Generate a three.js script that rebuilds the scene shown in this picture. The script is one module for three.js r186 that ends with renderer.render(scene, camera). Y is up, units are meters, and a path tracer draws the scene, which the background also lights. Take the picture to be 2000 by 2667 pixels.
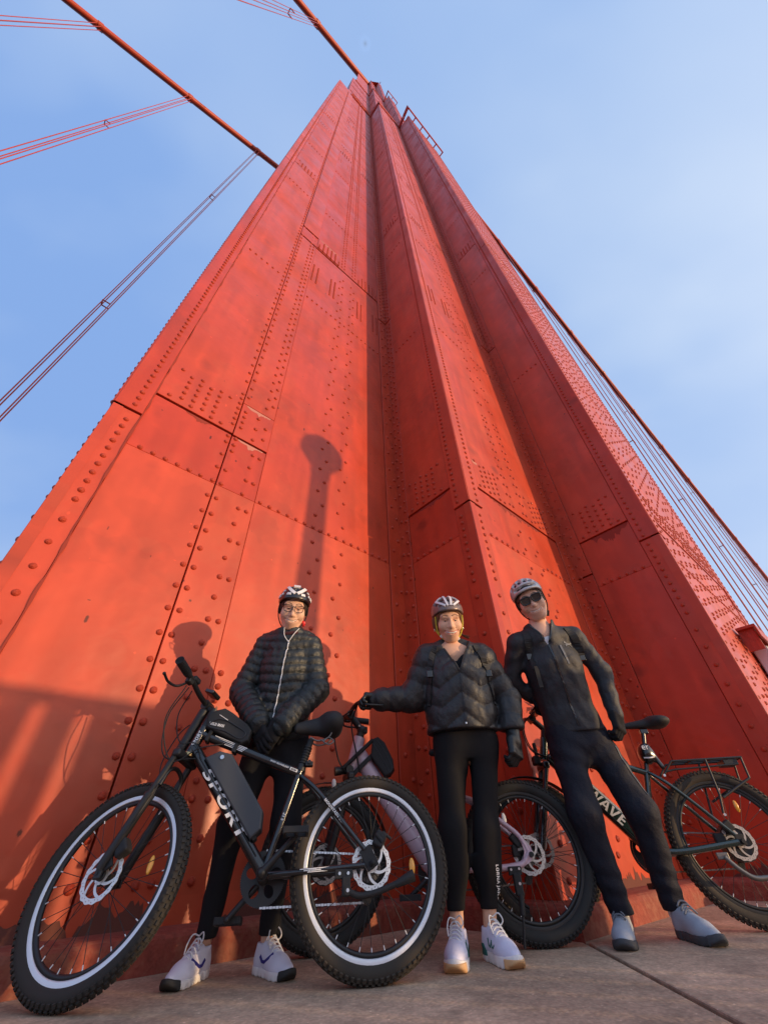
import * as THREE from 'three';
import { mergeGeometries } from 'three/addons/utils/BufferGeometryUtils.js';
import { RoundedBoxGeometry } from 'three/addons/geometries/RoundedBoxGeometry.js';
import { FontLoader } from 'three/addons/loaders/FontLoader.js';
import { TextGeometry } from 'three/addons/geometries/TextGeometry.js';

const D2R = Math.PI / 180;
const scene = new THREE.Scene();

// ---------- camera: a phone held knee-high, tilted far up ----------
const camera = new THREE.PerspectiveCamera(104.1, 767 / 1024, 0.05, 6000);
camera.position.set(0, 0.365, 0);
camera.rotation.order = 'YXZ';
camera.rotation.set(40.427 * D2R, 0, -2.289 * D2R);

// ---------- tower-aligned axes: u runs along the bridge, v points out of the riveted faces ----------
const AZ = 47.207 * D2R;
const TU = [Math.sin(AZ), -Math.cos(AZ)];          // world (x, z) of one metre of u
const TV = [Math.cos(AZ), Math.sin(AZ)];           // world (x, z) of one metre of v
const uv2w = (u, v) => [TU[0] * u + TV[0] * v, TU[1] * u + TV[1] * v];

// ---------- sun: low and golden, from the right and slightly behind the camera ----------
const SUN_EL = 4.2 * D2R;
const sh = uv2w(0.465, 1), shl = Math.hypot(sh[0], sh[1]);
const sunDir = new THREE.Vector3(sh[0] / shl * Math.cos(SUN_EL), Math.sin(SUN_EL), sh[1] / shl * Math.cos(SUN_EL));
const sun = new THREE.DirectionalLight(new THREE.Color().setRGB(1.0, 0.68, 0.36), 3.4);
sun.position.copy(sunDir).multiplyScalar(150);
sun.target.position.set(0, 0, 0);
sun.castShadow = true;
sun.shadow.mapSize.set(4096, 4096);
Object.assign(sun.shadow.camera, { left: -30, right: 30, top: 60, bottom: -10, near: 1, far: 400 });
scene.add(sun, sun.target);

// ---------- noise ----------
function rng(seed) { let s = seed >>> 0; return () => { s = (s + 0x6D2B79F5) | 0; let t = Math.imul(s ^ (s >>> 15), 1 | s); t = (t + Math.imul(t ^ (t >>> 7), 61 | t)) ^ t; return ((t ^ (t >>> 14)) >>> 0) / 4294967296; }; }
function hash3(x, y, z) { let h = Math.imul(x, 374761393) + Math.imul(y, 668265263) + Math.imul(z, 2147483647 ^ 0x5bd1e995); h = Math.imul(h ^ (h >>> 13), 1274126177); return ((h ^ (h >>> 16)) >>> 0) / 4294967296; }
const sm = t => t * t * (3 - 2 * t), lerp = (a, b, t) => a + (b - a) * t, clamp = (x, a, b) => Math.min(b, Math.max(a, x));
function vnoise(x, y, z, per = 0) {
  const xi = Math.floor(x), yi = Math.floor(y), zi = Math.floor(z), fx = sm(x - xi), fy = sm(y - yi), fz = sm(z - zi);
  const w = per ? (i => ((i % per) + per) % per) : (i => i);
  const g = (a, b, c) => hash3(w(xi + a), w(yi + b), zi + c);
  return lerp(lerp(lerp(g(0, 0, 0), g(1, 0, 0), fx), lerp(g(0, 1, 0), g(1, 1, 0), fx), fy), lerp(lerp(g(0, 0, 1), g(1, 0, 1), fx), lerp(g(0, 1, 1), g(1, 1, 1), fx), fy), fz);
}
function fbm(x, y, z, o = 4) { let a = 0.5, s = 0, n = 0; for (let i = 0; i < o; i++) { s += a * vnoise(x, y, z); n += a; a *= 0.5; x = x * 2.03 + 7.1; y = y * 2.03 + 3.7; z = z * 2.03 + 1.3; } return s / n; }
function fbmT(u, v, per, z, o = 4) { let a = 0.5, s = 0, n = 0, p = per; for (let i = 0; i < o; i++) { s += a * vnoise(u * p, v * p, z + i * 9, p); n += a; a *= 0.5; p *= 2; } return s / n; }

// ---------- sky: clear evening air, paler towards the sun, thin high cloud ----------
{
  const W = 1024, Hh = 512, data = new Float32Array(W * Hh * 4);
  const sunAz = Math.atan2(sunDir.z, sunDir.x);
  for (let j = 0; j < Hh; j++) for (let i = 0; i < W; i++) {
    const az = ((i + 0.5) / W - 0.5) * 2 * Math.PI, el = ((j + 0.5) / Hh - 0.5) * Math.PI;
    const x = Math.cos(el) * Math.cos(az), y = Math.sin(el), z = Math.cos(el) * Math.sin(az);
    const cs = x * sunDir.x + y * sunDir.y + z * sunDir.z;            // cosine to the sun
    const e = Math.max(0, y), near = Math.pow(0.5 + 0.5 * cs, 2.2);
    const hz = Math.exp(-e * 4.2), hz2 = Math.exp(-e * 11);
    let r = lerp(0.23, 0.40, near), g = lerp(0.405, 0.60, near), b = lerp(0.80, 0.88, near);
    r += hz * 0.24; g += hz * 0.25; b += hz * 0.16;
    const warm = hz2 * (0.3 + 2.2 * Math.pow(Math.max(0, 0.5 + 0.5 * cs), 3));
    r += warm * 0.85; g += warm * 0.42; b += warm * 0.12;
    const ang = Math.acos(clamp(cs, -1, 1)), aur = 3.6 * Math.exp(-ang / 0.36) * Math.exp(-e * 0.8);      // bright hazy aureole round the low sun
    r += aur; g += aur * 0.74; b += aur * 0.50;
    // thin cirrus veils, drawn out sideways
    if (y > 0) {
      const px = x / (y + 0.35), pz = z / (y + 0.35);
      const c = fbm(px * 2.1 + 3, pz * 3.4 - 1.5, 2.2, 5), c2 = fbm(px * 0.9 - 4, pz * 1.2 + 8, 6.4, 4);
      const k = clamp((c - 0.42) * 2.6, 0, 1) * clamp((c2 - 0.30) * 3, 0, 1) * 0.62;
      r = lerp(r, 0.70 + aur, k); g = lerp(g, 0.82 + aur * 0.74, k); b = lerp(b, 0.96 + aur * 0.5, k);
    }
    if (y < 0) { const k = clamp(-y * 9, 0, 1); r = lerp(r, 0.13, k); g = lerp(g, 0.16, k); b = lerp(b, 0.20, k); }
    const o = (j * W + i) * 4; data[o] = r; data[o + 1] = g; data[o + 2] = b; data[o + 3] = 1;
  }
  for (let i = 0; i < W; i++) for (let j = 0; j < 6; j++) for (let k = 0; k < 4; k++) data[(j * W + i) * 4 + k] = data[((Hh - 1) * W + i) * 4 + k];   // straight down, never seen: keeps the zenith free of a seam
  for (let i = 0; i < W; i++) for (let k = 0; k < 3; k++) { data[((Hh - 1) * W + i) * 4 + k] *= 1.1; }
  const t = new THREE.DataTexture(data, W, Hh, THREE.RGBAFormat, THREE.FloatType);
  t.mapping = THREE.EquirectangularReflectionMapping; t.magFilter = THREE.LinearFilter; t.minFilter = THREE.LinearFilter; t.colorSpace = THREE.LinearSRGBColorSpace; t.needsUpdate = true;
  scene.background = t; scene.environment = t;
}
const renderer = new THREE.WebGLRenderer({ antialias: true });
renderer.toneMapping = THREE.LinearToneMapping;
renderer.toneMappingExposure = 1.0;
renderer.shadowMap.enabled = true;
renderer.setSize(767, 1024);

// ---------- scene helpers ----------
const taken = {};
function numbered(name) { const n = taken[name] = (taken[name] ?? -1) + 1; return n ? name + '_' + String(n).padStart(3, '0') : name; }
function tag(o, label, category, group, kind) { if (label) o.userData.label = label; if (category) o.userData.category = category; if (group) o.userData.group = group; if (kind) o.userData.kind = kind; return o; }
function thing(name, label, category, pos = [0, 0, 0], group) { const g = new THREE.Group(); g.name = numbered(name); g.position.set(...pos); scene.add(g); return tag(g, label, category, group); }
function mesh(name, geo, mat, parent) { const m = new THREE.Mesh(Array.isArray(geo) ? merge(geo) : geo, mat); m.name = parent ? name : numbered(name); m.castShadow = m.receiveShadow = true; (parent || scene).add(m); return m; }
function sub(name, parent) { const g = new THREE.Group(); g.name = name; parent.add(g); return g; }
function merge(list) {
  const l = list.filter(Boolean).map(g => { const n = g.index ? g.toNonIndexed() : g; for (const k of Object.keys(n.attributes)) if (!['position', 'normal', 'uv'].includes(k)) n.deleteAttribute(k); if (!n.attributes.uv) n.setAttribute('uv', new THREE.BufferAttribute(new Float32Array(n.attributes.position.count * 2), 2)); n.morphAttributes = {}; return n; });
  return l.length === 1 ? l[0] : mergeGeometries(l);
}
const V = (x, y, z) => new THREE.Vector3(x, y, z), V3 = a => new THREE.Vector3(a[0], a[1], a[2]);
function cyl(p, q, r0, r1 = r0, seg = 12, open = false) {
  p = p.isVector3 ? p : V3(p); q = q.isVector3 ? q : V3(q); const d = q.clone().sub(p), L = d.length();
  const g = new THREE.CylinderGeometry(r1, r0, L, seg, 1, open);
  g.applyQuaternion(new THREE.Quaternion().setFromUnitVectors(V(0, 1, 0), d.normalize())); g.translate((p.x + q.x) / 2, (p.y + q.y) / 2, (p.z + q.z) / 2); return g;
}
function ball(c, r, sx = 1, sy = 1, sz = 1, s = 12) { const g = new THREE.SphereGeometry(r, s, Math.max(6, s * 0.7 | 0)); g.scale(sx, sy, sz); g.translate(...(c.isVector3 ? c.toArray() : c)); return g; }
function box(c, s, r = 0, rot) { const g = r ? new RoundedBoxGeometry(s[0], s[1], s[2], 2, r) : new THREE.BoxGeometry(...s); if (rot) g.applyQuaternion(new THREE.Quaternion().setFromEuler(new THREE.Euler(...rot))); g.translate(...c); return g; }
function tube(pts, r, seg = 24, rad = 7, closed = false) { return new THREE.TubeGeometry(new THREE.CatmullRomCurve3(pts.map(p => p.isVector3 ? p : V3(p)), closed, 'centripetal'), seg, r, rad, closed); }
function lathe(prof, seg = 48) { return new THREE.LatheGeometry(prof.map(p => new THREE.Vector2(p[0], p[1])), seg); }
function std(o) { const { rgb, ...r } = o; const m = new THREE.MeshStandardMaterial({ roughness: 0.6, metalness: 0, ...r }); if (rgb) m.color.setRGB(...rgb); m.side = THREE.DoubleSide; return m; }
function phys(o) { const { rgb, ...r } = o; const m = new THREE.MeshPhysicalMaterial({ roughness: 0.6, metalness: 0, ...r }); if (rgb) m.color.setRGB(...rgb); m.side = THREE.DoubleSide; return m; }
function dataTex(n, fn, srgb) {
  const d = new Uint8Array(n * n * 4);
  for (let j = 0; j < n; j++) for (let i = 0; i < n; i++) { const c = fn((i + 0.5) / n, (j + 0.5) / n, i, j), o = (j * n + i) * 4; for (let k = 0; k < 3; k++) d[o + k] = clamp(Math.round((Array.isArray(c) ? c[k] : c) * 255), 0, 255); d[o + 3] = 255; }
  const t = new THREE.DataTexture(d, n, n, THREE.RGBAFormat); t.wrapS = t.wrapT = THREE.RepeatWrapping; t.magFilter = THREE.LinearFilter; t.minFilter = THREE.LinearMipmapLinearFilter; t.generateMipmaps = true;
  if (srgb) t.colorSpace = THREE.SRGBColorSpace; t.needsUpdate = true; return t;
}

// ======================= surfaces =======================
// weathered orange paint: mottled repaint patches, faint run marks, chips and specks
const specks = (() => { const r = rng(5), l = []; for (let i = 0; i < 90; i++) l.push([r(), r(), 0.0006 + r() * 0.0016, r(), 0.6 + r() * 2.2]); return l; })();
const speckMap = (() => { const n = 768, m = new Float32Array(n * n); for (const [sx, sy, sr, k, st] of specks) { const R = Math.ceil(sr * st * n) + 1; for (let dj = -R; dj <= R; dj++) for (let di = -R; di <= R; di++) { const d = Math.hypot(di / (sr * n), dj / (sr * n * st)); if (d < 1) { const i = ((Math.round(sx * n) + di) % n + n) % n, j = ((Math.round(sy * n) + dj) % n + n) % n; m[j * n + i] = k < 0.45 ? 1 : -1; } } } return m; })();
const paintMap = dataTex(768, (u, v, i, j) => {
  const a = fbmT(u, v, 4, 1, 4), b = fbmT(u, v, 24, 3, 3), st = fbmT(u * 1, v * 0.12 + 0.3, 40, 7, 2), c = fbmT(u, v, 7, 12, 4);
  const ed = x => sm(clamp(x * 26, 0, 1)), patch = ed(c - 0.55) * 0.022 - ed(fbmT(u, v, 10, 61, 4) - 0.60) * 0.03;      // old repaint patches with hard edges
  let k = 0.86 + (a - 0.5) * 0.07 + (b - 0.5) * 0.08 + (st - 0.5) * 0.12 + patch, g = k, bl = k;
  const grime = clamp((c - 0.62) * 5, 0, 1) * clamp((b - 0.42) * 4, 0, 1); k *= 1 - 0.20 * grime; g *= 1 - 0.18 * grime; bl *= 1 - 0.15 * grime;
  const chalk = ed(fbmT(u, v, 16, 64, 4) - 0.60); g += chalk * 0.035; bl += chalk * 0.045;
  const s = speckMap[j * 768 + i]; if (s > 0) return [1, 1, 1]; if (s < 0) return [k * 0.55, g * 0.6, bl * 0.6];
  return [k, g, bl];
}, true);
const paintBump = dataTex(512, (u, v) => 0.5 + (fbmT(u, v, 60, 2, 3) - 0.5) * 0.5 + (fbmT(u, v, 6, 5, 3) - 0.5) * 0.7);
const paintRough = dataTex(512, (u, v) => { const k = 0.42 + (fbmT(u, v, 8, 21, 4) - 0.5) * 0.35; return [k, k, k]; });
function paint(rgb, extra = {}) { return phys({ rgb, map: paintMap, bumpMap: paintBump, bumpScale: 0.0035, roughness: 1, roughnessMap: paintRough, specularIntensity: 0.75, ...extra }); }
const PAINT = [paint([0.67, 0.072, 0.027]), paint([0.63, 0.061, 0.023]), paint([0.72, 0.090, 0.036]), paint([0.69, 0.079, 0.030])];
const rivetPaint = PAINT[0];
const coreMat = PAINT[1];
const cableMat = PAINT[0];
const ropeMat = PAINT[0];

const groundMap = dataTex(768, (u, v) => {
  const a = fbmT(u, v, 5, 31, 5), b = fbmT(u, v, 90, 33, 3), c = fbmT(u, v, 260, 35, 2), d = fbmT(u, v, 14, 38, 4);
  const k = 0.50 + (a - 0.5) * 0.22 + (b - 0.5) * 0.10 + (c - 0.5) * 0.13, st = clamp((d - 0.60) * 6, 0, 1) * 0.12, w = clamp((c - 0.86) * 12, 0, 1) * 0.2;
  return [k * (1 - st) * 1.02 + w, k * (1 - st) * 0.92 + w, k * (1 - st) * 0.86 + w];
}, true);
const groundBump = dataTex(512, (u, v) => 0.5 + (fbmT(u, v, 220, 41, 2) - 0.5) * 0.7 + (fbmT(u, v, 40, 43, 3) - 0.5) * 0.5);
const groundMat = phys({ rgb: [1.95, 1.70, 1.34], map: groundMap, bumpMap: groundBump, bumpScale: 0.002, roughness: 0.9 });
const kerbMap = dataTex(512, (u, v) => {
  const a = fbmT(u, v, 6, 51, 5), b = fbmT(u, v, 70, 53, 3), w = clamp((a + (b - 0.5) * 0.5 - 0.46) * 5, 0, 1), n = 0.95 + (b - 0.5) * 0.3;
  return [lerp(0.62, 0.58, w) * n, lerp(0.29, 0.34, w) * n, lerp(0.23, 0.27, w) * n];
}, true);
const kerbMat = phys({ map: kerbMap, bumpMap: groundBump, bumpScale: 0.004, roughness: 0.8 });

function planarUV(g, s = 4, ox = 0, oy = 0) {   // metres to texture repeats, picked by the facing of each face
  const n = g.index ? g.toNonIndexed() : g; n.computeVertexNormals(); const p = n.attributes.position, nn = n.attributes.normal, a = new Float32Array(p.count * 2);
  for (let i = 0; i < p.count; i++) { const x = Math.abs(nn.getX(i)), y = Math.abs(nn.getY(i)), z = Math.abs(nn.getZ(i)); let U, W; if (y > x && y > z) { U = p.getX(i); W = p.getZ(i); } else if (x > z) { U = p.getZ(i); W = p.getY(i); } else { U = p.getX(i); W = p.getY(i); } a[2 * i] = U / s + ox; a[2 * i + 1] = W / s + oy; }
  n.setAttribute('uv', new THREE.BufferAttribute(a, 2)); return n;
}
function groupUV(o) { o.rotation.y = Math.PI / 2 - AZ; return o; }

// ======================= ground =======================
const STEP = [[-0.33, -2.8], [2.849, -2.8], [2.849, -1.732], [5.10, -1.732], [5.10, -0.65], [8.48, -0.65], [8.48, -1.732], [10.73, -1.732], [10.73, -2.8], [13.91, -2.8]];
const VC = -4.75;
function stairPoly(off, front, inset = 0) {   // closed plan outline (u, v) of the stepped tower leg
  const f = STEP.map(([u, v], i) => { const left = i < 5; return [u + (left ? 1 : -1) * (-off + inset), v + off - inset]; });
  const b = f.map(([u, v]) => [u, 2 * VC - v]).reverse();
  return f.concat(b);
}
function polyExtrude(pts, h, y0, bevel = 0, seg = 3) {
  const s = new THREE.Shape(pts.map(([u, v]) => new THREE.Vector2(u, -v)));
  const g = new THREE.ExtrudeGeometry(s, { depth: h - 2 * bevel, bevelEnabled: bevel > 0, bevelSize: bevel, bevelThickness: bevel, bevelSegments: seg, bevelOffset: -bevel, steps: 1, curveSegments: 1 });
  g.translate(0, 0, bevel); g.rotateX(-Math.PI / 2); g.translate(0, y0, 0); return g;
}
{
  const deck = mesh('bridge_deck', planarUV(new THREE.BoxGeometry(900, 0.6, 40).translate(0, -0.345, -14), 4), std({ rgb: [0.10, 0.09, 0.085], roughness: 0.9 }));
  groupUV(deck); tag(deck, 'dark bridge deck under the walkway slabs', null, null, 'structure');
  const sea = mesh('water', new THREE.CircleGeometry(5200, 64).rotateX(-Math.PI / 2).translate(0, -67, 0), phys({ rgb: [0.03, 0.06, 0.075], roughness: 0.25 }));
  tag(sea, 'sea far below the bridge', null, null, 'structure');
  // two walkway slabs that meet at a joint running off the kerb corner
  const jA = [2.62, -1.50], jB = [-0.66, 1.83], jC = [-2.4, 3.6], g = 0.012;
  const slab = (pts) => planarUV(polyExtrude(pts, 0.045, -0.045, 0.006, 2), 2.2);
  const nx = 0.71 * g, ny = 0.71 * g;
  const sl = mesh('walkway_slab', slab([[-9, -2.6], [jA[0] - nx, -2.6], [jA[0] - nx, jA[1] - ny], [jB[0] - nx, jB[1] - ny], [jC[0] - nx, 3.75], [-9, 3.75]]), groundMat);
  groupUV(sl); tag(sl, 'brown grey concrete walkway slab under the black bike', null, null, 'structure');
  const sr = mesh('walkway_slab', slab([[jA[0] + nx, -1.6], [11, -1.6], [11, 3.75], [jC[0] + nx, 3.75], [jB[0] + nx, jB[1] + ny], [jA[0] + nx, jA[1] + ny]]), groundMat);
  groupUV(sr); tag(sr, 'brown grey concrete walkway slab right of the diagonal joint', null, null, 'structure');
  const k = mesh('kerb', planarUV(polyExtrude(stairPoly(0.225), 0.165, -0.04, 0.035, 4), 1.6), kerbMat);
  groupUV(k); tag(k, 'worn red painted concrete kerb round the foot of the tower', null, null, 'structure');
}

// ======================= the riveted tower =======================
const ORG = [2.849, -2.8];
const tower = thing('bridge_tower', 'huge orange riveted steel bridge tower with stepped faces', 'bridge tower', [uv2w(...ORG)[0], 0, uv2w(...ORG)[1]]);
tower.rotation.y = Math.PI / 2 - AZ;
const loc = (g) => g.translate(-ORG[0], 0, -ORG[1]);
// faces: a = coordinate along the face, plane offset, and how (a, y, d) maps to (u, y, v)
const FACE = {
  1: { map: (a, y, d) => [a, y, -2.8 + d], n: [0, 0, 1] },
  2: { map: (a, y, d) => [2.849 - d, y, a], n: [-1, 0, 0] },
  3: { map: (a, y, d) => [a, y, -1.732 + d], n: [0, 0, 1] },
  4: { map: (a, y, d) => [5.10 - d, y, a], n: [-1, 0, 0] },
  5: { map: (a, y, d) => [a, y, -0.65 + d], n: [0, 0, 1] },
  6: { map: (a, y, d) => [-0.335 - d, y, a], n: [-1, 0, 0] },
  7: { map: (a, y, d) => [8.49 + d, y, a], n: [1, 0, 0] },
};
const prnd = rng(77);
function plateGeo(F, a0, a1, y0, y1, d0, d1, c = 0.003) {
  const P = [], U = [], M = FACE[F].map, ox = prnd() * 5, oy = prnd() * 5, flip = F % 2 === 0;
  const q = (p, q2, r, s) => { const l = flip ? [p, r, q2, p, s, r] : [p, q2, r, p, r, s]; for (const k of l) { P.push(...M(...k)); U.push(k[0] / 4 + ox, k[1] / 4 + oy); } };
  const A0 = a0 + c, A1 = a1 - c, Y0 = y0 + c, Y1 = y1 - c, D = d1 - c;
  q([A0, Y0, d1], [A1, Y0, d1], [A1, Y1, d1], [A0, Y1, d1]);
  q([a0, y0, D], [A0, Y0, d1], [A0, Y1, d1], [a0, y1, D]); q([A1, Y0, d1], [a1, y0, D], [a1, y1, D], [A1, Y1, d1]);
  q([a0, y0, D], [a1, y0, D], [A1, Y0, d1], [A0, Y0, d1]); q([A0, Y1, d1], [A1, Y1, d1], [a1, y1, D], [a0, y1, D]);
  q([a0, y0, d0], [a0, y0, D], [a0, y1, D], [a0, y1, d0]); q([a1, y0, D], [a1, y0, d0], [a1, y1, d0], [a1, y1, D]);
  q([a0, y0, d0], [a1, y0, d0], [a1, y0, D], [a0, y0, D]); q([a0, y1, D], [a1, y1, D], [a1, y1, d0], [a0, y1, d0]);
  const g = new THREE.BufferGeometry(); g.setAttribute('position', new THREE.Float32BufferAttribute(P, 3)); g.setAttribute('uv', new THREE.Float32BufferAttribute(U, 2)); g.computeVertexNormals(); return loc(g);
}
function plates(name, F, a0, a1, ys, off, mats, gap = 0.008) {
  const gp = y => y === 2.86 ? 0.0003 : y > 5 ? 0.016 : gap;
  for (let i = 0; i + 1 < ys.length; i++) mesh(name, plateGeo(F, a0, a1, ys[i] + (i ? gp(ys[i]) : 0), ys[i + 1] - gp(ys[i + 1]), -0.075, off[Math.min(i, off.length - 1)]), PAINT[mats[i % mats.length]], tower);
}
const TOP = 46.4, B0 = 0.1;
mesh('tower_core', planarUV(loc(polyExtrude(stairPoly(-0.06), TOP - 0.2 - 0.05, 0.05)), 4), coreMat, tower);
const JA = [B0, 3.54, 14.35, 26, 37.2, TOP], JB = [B0, 9.94, 21.3, 32.6, TOP], JC = [B0, 3.20, 13.95, 25.4, 36.7, TOP], JD = [B0, 3.545, 14.6, 26.4, 38.5, TOP];
// face one
plates('corner_angle', 1, -0.335, -0.125, JC, [0.012, 0.024], [3, 1]);
plates('steel_plate', 1, -0.120, 0.595, [B0, 2.86, ...JA.slice(1)], [0, 0.0006, 0.014], [2, 1, 3, 0, 2]);
plates('steel_plate', 1, 0.605, 0.972, [B0, 2.86, 3.53, 4.07, 9.94, 10.45, 21.3, 32.6, TOP], [0.002, 0.0025, 0.014, 0.006, 0.016, 0.03], [2, 1, 0, 3, 1, 0, 2]);
plates('steel_plate', 1, 0.975, 2.640, [B0, 2.86, 9.94, 21.3, 32.6, TOP], [0, 0.0006, 0.012, 0], [2, 0, 1, 3, 0], 0.005);
plates('corner_angle', 1, 2.647, 2.860, [B0, 9.1, 20.5, 31.8, TOP], [0.010, 0.018], [0, 3]);
mesh('splice_plate', plateGeo(1, 0.99, 1.53, 10.0, 10.52, 0, 0.024), PAINT[1], tower);
// face two
plates('corner_angle', 2, -2.80, -2.630, [B0, 9.1, 20.5, 31.8, TOP], [0.010, 0.018], [0, 1]);
plates('steel_plate', 2, -2.626, -1.935, [B0, 2.86, ...JD.slice(1)], [0, 0.0006, 0.014], [0, 1, 3, 0]);
plates('corner_angle', 2, -1.930, -1.715, JC, [0.010, 0.022], [1, 3]);
// face three
plates('corner_angle', 3, 2.836, 3.062, JC, [0.0105, 0.0225], [3, 2]);
plates('steel_plate', 3, 3.066, 4.795, [B0, 2.86, ...JD.slice(1)], [0, 0.0006, 0.014], [2, 0, 3, 2, 0]);
plates('corner_angle', 3, 4.801, 5.11, [B0, 9.1, 20.5, 31.8, TOP], [0.010, 0.018], [0, 3]);
// face four
plates('corner_angle', 4, -1.732, -1.535, [B0, 3.06, 9.1, 20.5, 31.8, TOP], [0.010, 0.018], [1, 0]);
plates('steel_plate', 4, -1.53, -0.868, [B0, 2.86, ...JD.slice(1)], [0, 0.0006, 0.014], [1, 0, 3, 1]);
plates('corner_angle', 4, -0.863, -0.633, JC, [0.010, 0.022], [0, 1]);
// face five
plates('corner_angle', 5, 5.087, 5.315, JC, [0.0105, 0.0225], [3, 2]);
plates('steel_plate', 5, 5.32, 8.262, JD, [0, 0.014], [2, 3, 0]);
plates('corner_angle', 5, 8.268, 8.49, JC, [0.0105, 0.0225], [3, 2]);

// ---- peeled paint, grime runs and old sealant where the photograph shows them ----
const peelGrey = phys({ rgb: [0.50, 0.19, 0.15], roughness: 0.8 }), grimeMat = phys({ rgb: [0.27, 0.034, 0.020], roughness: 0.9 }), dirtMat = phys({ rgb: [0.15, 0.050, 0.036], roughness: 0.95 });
function peel(name, F, a0, a1, yTop, depth, d, mat, seed, up = false) {   // ragged thin skin hanging from (or standing on) an edge
  const r = rng(seed), n = Math.max(14, Math.round((a1 - a0) / 0.012)), P = [], M = FACE[F].map, s = up ? -1 : 1; let prev = null;
  for (let i = 0; i <= n; i++) { const t = i / n, a = lerp(a0, a1, t), w = Math.pow(Math.sin(Math.PI * t), 0.6), k = depth * w * (0.25 + 0.75 * Math.pow(fbm(a * 28, seed, 0, 3), 1.6) * 1.7 * (r() < 0.25 ? 1.5 : 1)); const cur = [M(a, yTop, d), M(a, yTop - s * k, d)]; if (prev) P.push(...prev[0], ...prev[1], ...cur[1], ...prev[0], ...cur[1], ...cur[0]); prev = cur; }
  const g = new THREE.BufferGeometry(); g.setAttribute('position', new THREE.Float32BufferAttribute(P, 3)); g.computeVertexNormals(); mesh(name, loc(g), mat, tower);
}
peel('peeled_paint', 1, 0.66, 0.94, 3.520, 0.06, 0.0038, peelGrey, 3); peel('peeled_paint', 1, 0.64, 0.93, 4.055, 0.07, 0.0152, peelGrey, 5); peel('peeled_paint', 3, 3.08, 3.20, 4.02, 0.06, 0.0152, peelGrey, 8); peel('peeled_paint', 1, 1.02, 1.50, 10.51, 0.10, 0.0252, peelGrey, 9);
peel('grime_run', 4, -1.38, -0.88, 3.533, 0.14, 0.0018, grimeMat, 21); peel('grime_run', 2, -2.5, -1.98, 3.533, 0.06, 0.0018, grimeMat, 23); peel('grime_run', 1, 0.15, 0.40, 3.528, 0.05, 0.0018, grimeMat, 25); peel('grime_run', 3, 3.3, 4.4, 3.533, 0.08, 0.0018, grimeMat, 27);
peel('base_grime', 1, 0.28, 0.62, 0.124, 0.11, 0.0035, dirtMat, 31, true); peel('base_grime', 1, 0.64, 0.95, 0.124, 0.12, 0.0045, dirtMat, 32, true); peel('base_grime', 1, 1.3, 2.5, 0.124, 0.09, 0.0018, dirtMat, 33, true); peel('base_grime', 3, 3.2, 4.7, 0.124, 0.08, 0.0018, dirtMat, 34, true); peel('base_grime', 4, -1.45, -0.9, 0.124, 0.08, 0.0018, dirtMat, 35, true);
{ const pts = []; for (let y = 0.12; y < 13.9; y += 0.035) pts.push({ p: V(-0.120 - ORG[0] + (vnoise(y * 9, 1, 0) - 0.5) * 0.012, y, 0.020), n: V(0, 0, 1) }); mesh('sealant_bead', ribbon(pts, t => 0.006 + 0.016 * Math.pow(vnoise(t * 150, 4, 0), 2), 0.006), grimeMat, tower); }

// ---- rivets ----
const RIV = [];
const riv = (F, a, y, d = 0) => RIV.push([F, a, y, d]);
const col = (F, a, y0, y1, p, d = 0) => { for (let y = y0; y < y1; y += p) riv(F, a, y, d); };
const row = (F, y, a0, a1, p, d = 0) => { for (let a = a0; a < a1 + 1e-6; a += p) riv(F, a, y, d); };
const P1 = 0.0872, P2 = 0.1738, P4 = 0.3475;
const H_ROWS = [2.882, 7.56, 12.6, 17.7, 23, 29, 34.5, 41];
// face one
col(1, -0.2, 0.82, 2.25, P2, 0.012); col(1, -0.2, 2.295, 3.15, P1, 0.012); col(1, -0.203, 3.27, TOP, P1, 0.024);
col(1, 0.568, 0.28, 3.3, P2); col(1, 0.568, 3.41, 3.52, P1); col(1, 0.57, 3.676, 4.25, P1, 0.014); col(1, 0.565, 4.438, TOP, P2, 0.014);
col(1, 0.644, 0.63, 3.2, P2, 0.0025); col(1, 0.644, 3.326, 3.52, P1, 0.0025); col(1, 0.642, 4.2, TOP, P2, 0.006); col(1, 0.655, 3.68, 3.95, P1, 0.014);
col(1, 0.845, 0.277, 3.5, P2, 0.0025); col(1, 0.920, 0.28, 3.5, P4, 0.0025); col(1, 0.80, 3.6, 4.03, P2, 0.014); col(1, 0.90, 3.68, 4.0, P2, 0.014);
col(1, 0.858, 4.2, TOP, P2, 0.006); col(1, 0.925, 4.29, TOP, P2, 0.006);
col(1, 1.024, 0.28, 1.33, P1); col(1, 1.117, 0.28, 1.16, P2);
for (const [x, s] of [[1.62, 0.27], [1.694, 0.44], [1.898, 0.44], [1.973, 0.27]]) { col(1, x, s, 9.6, P4, 0.0006); col(1, x + (x < 1.8 ? 0 : 0.01), 10.1, TOP, P2, 0.012); }
for (const y of H_ROWS) { for (let a = -0.023; a < 0.5; a += 0.0973) riv(1, a, y, y > 3.5 ? 0.014 : 0); for (let a = 1.025; a < 2.62; a += 0.0973) riv(1, a, y, y > 9.9 ? 0.012 : 0.0006); }
const cluster = (F, a0, n, y0, d, skip = 0) => { for (let i = 0; i < n; i++) { const k = i === 0 || i === n - 1 ? 2 : (i % 2 ? 5 : 6); for (let j = 0; j < k; j++) riv(F, a0 + i * 0.0973, y0 + 0.06 + (k === 2 ? j * 0.43 : j * P1 + (i % 2 ? 0.04 : 0)), d); } };
for (const y of JA.slice(1, -1)) cluster(1, -0.023, 6, y, 0.014);
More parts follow.
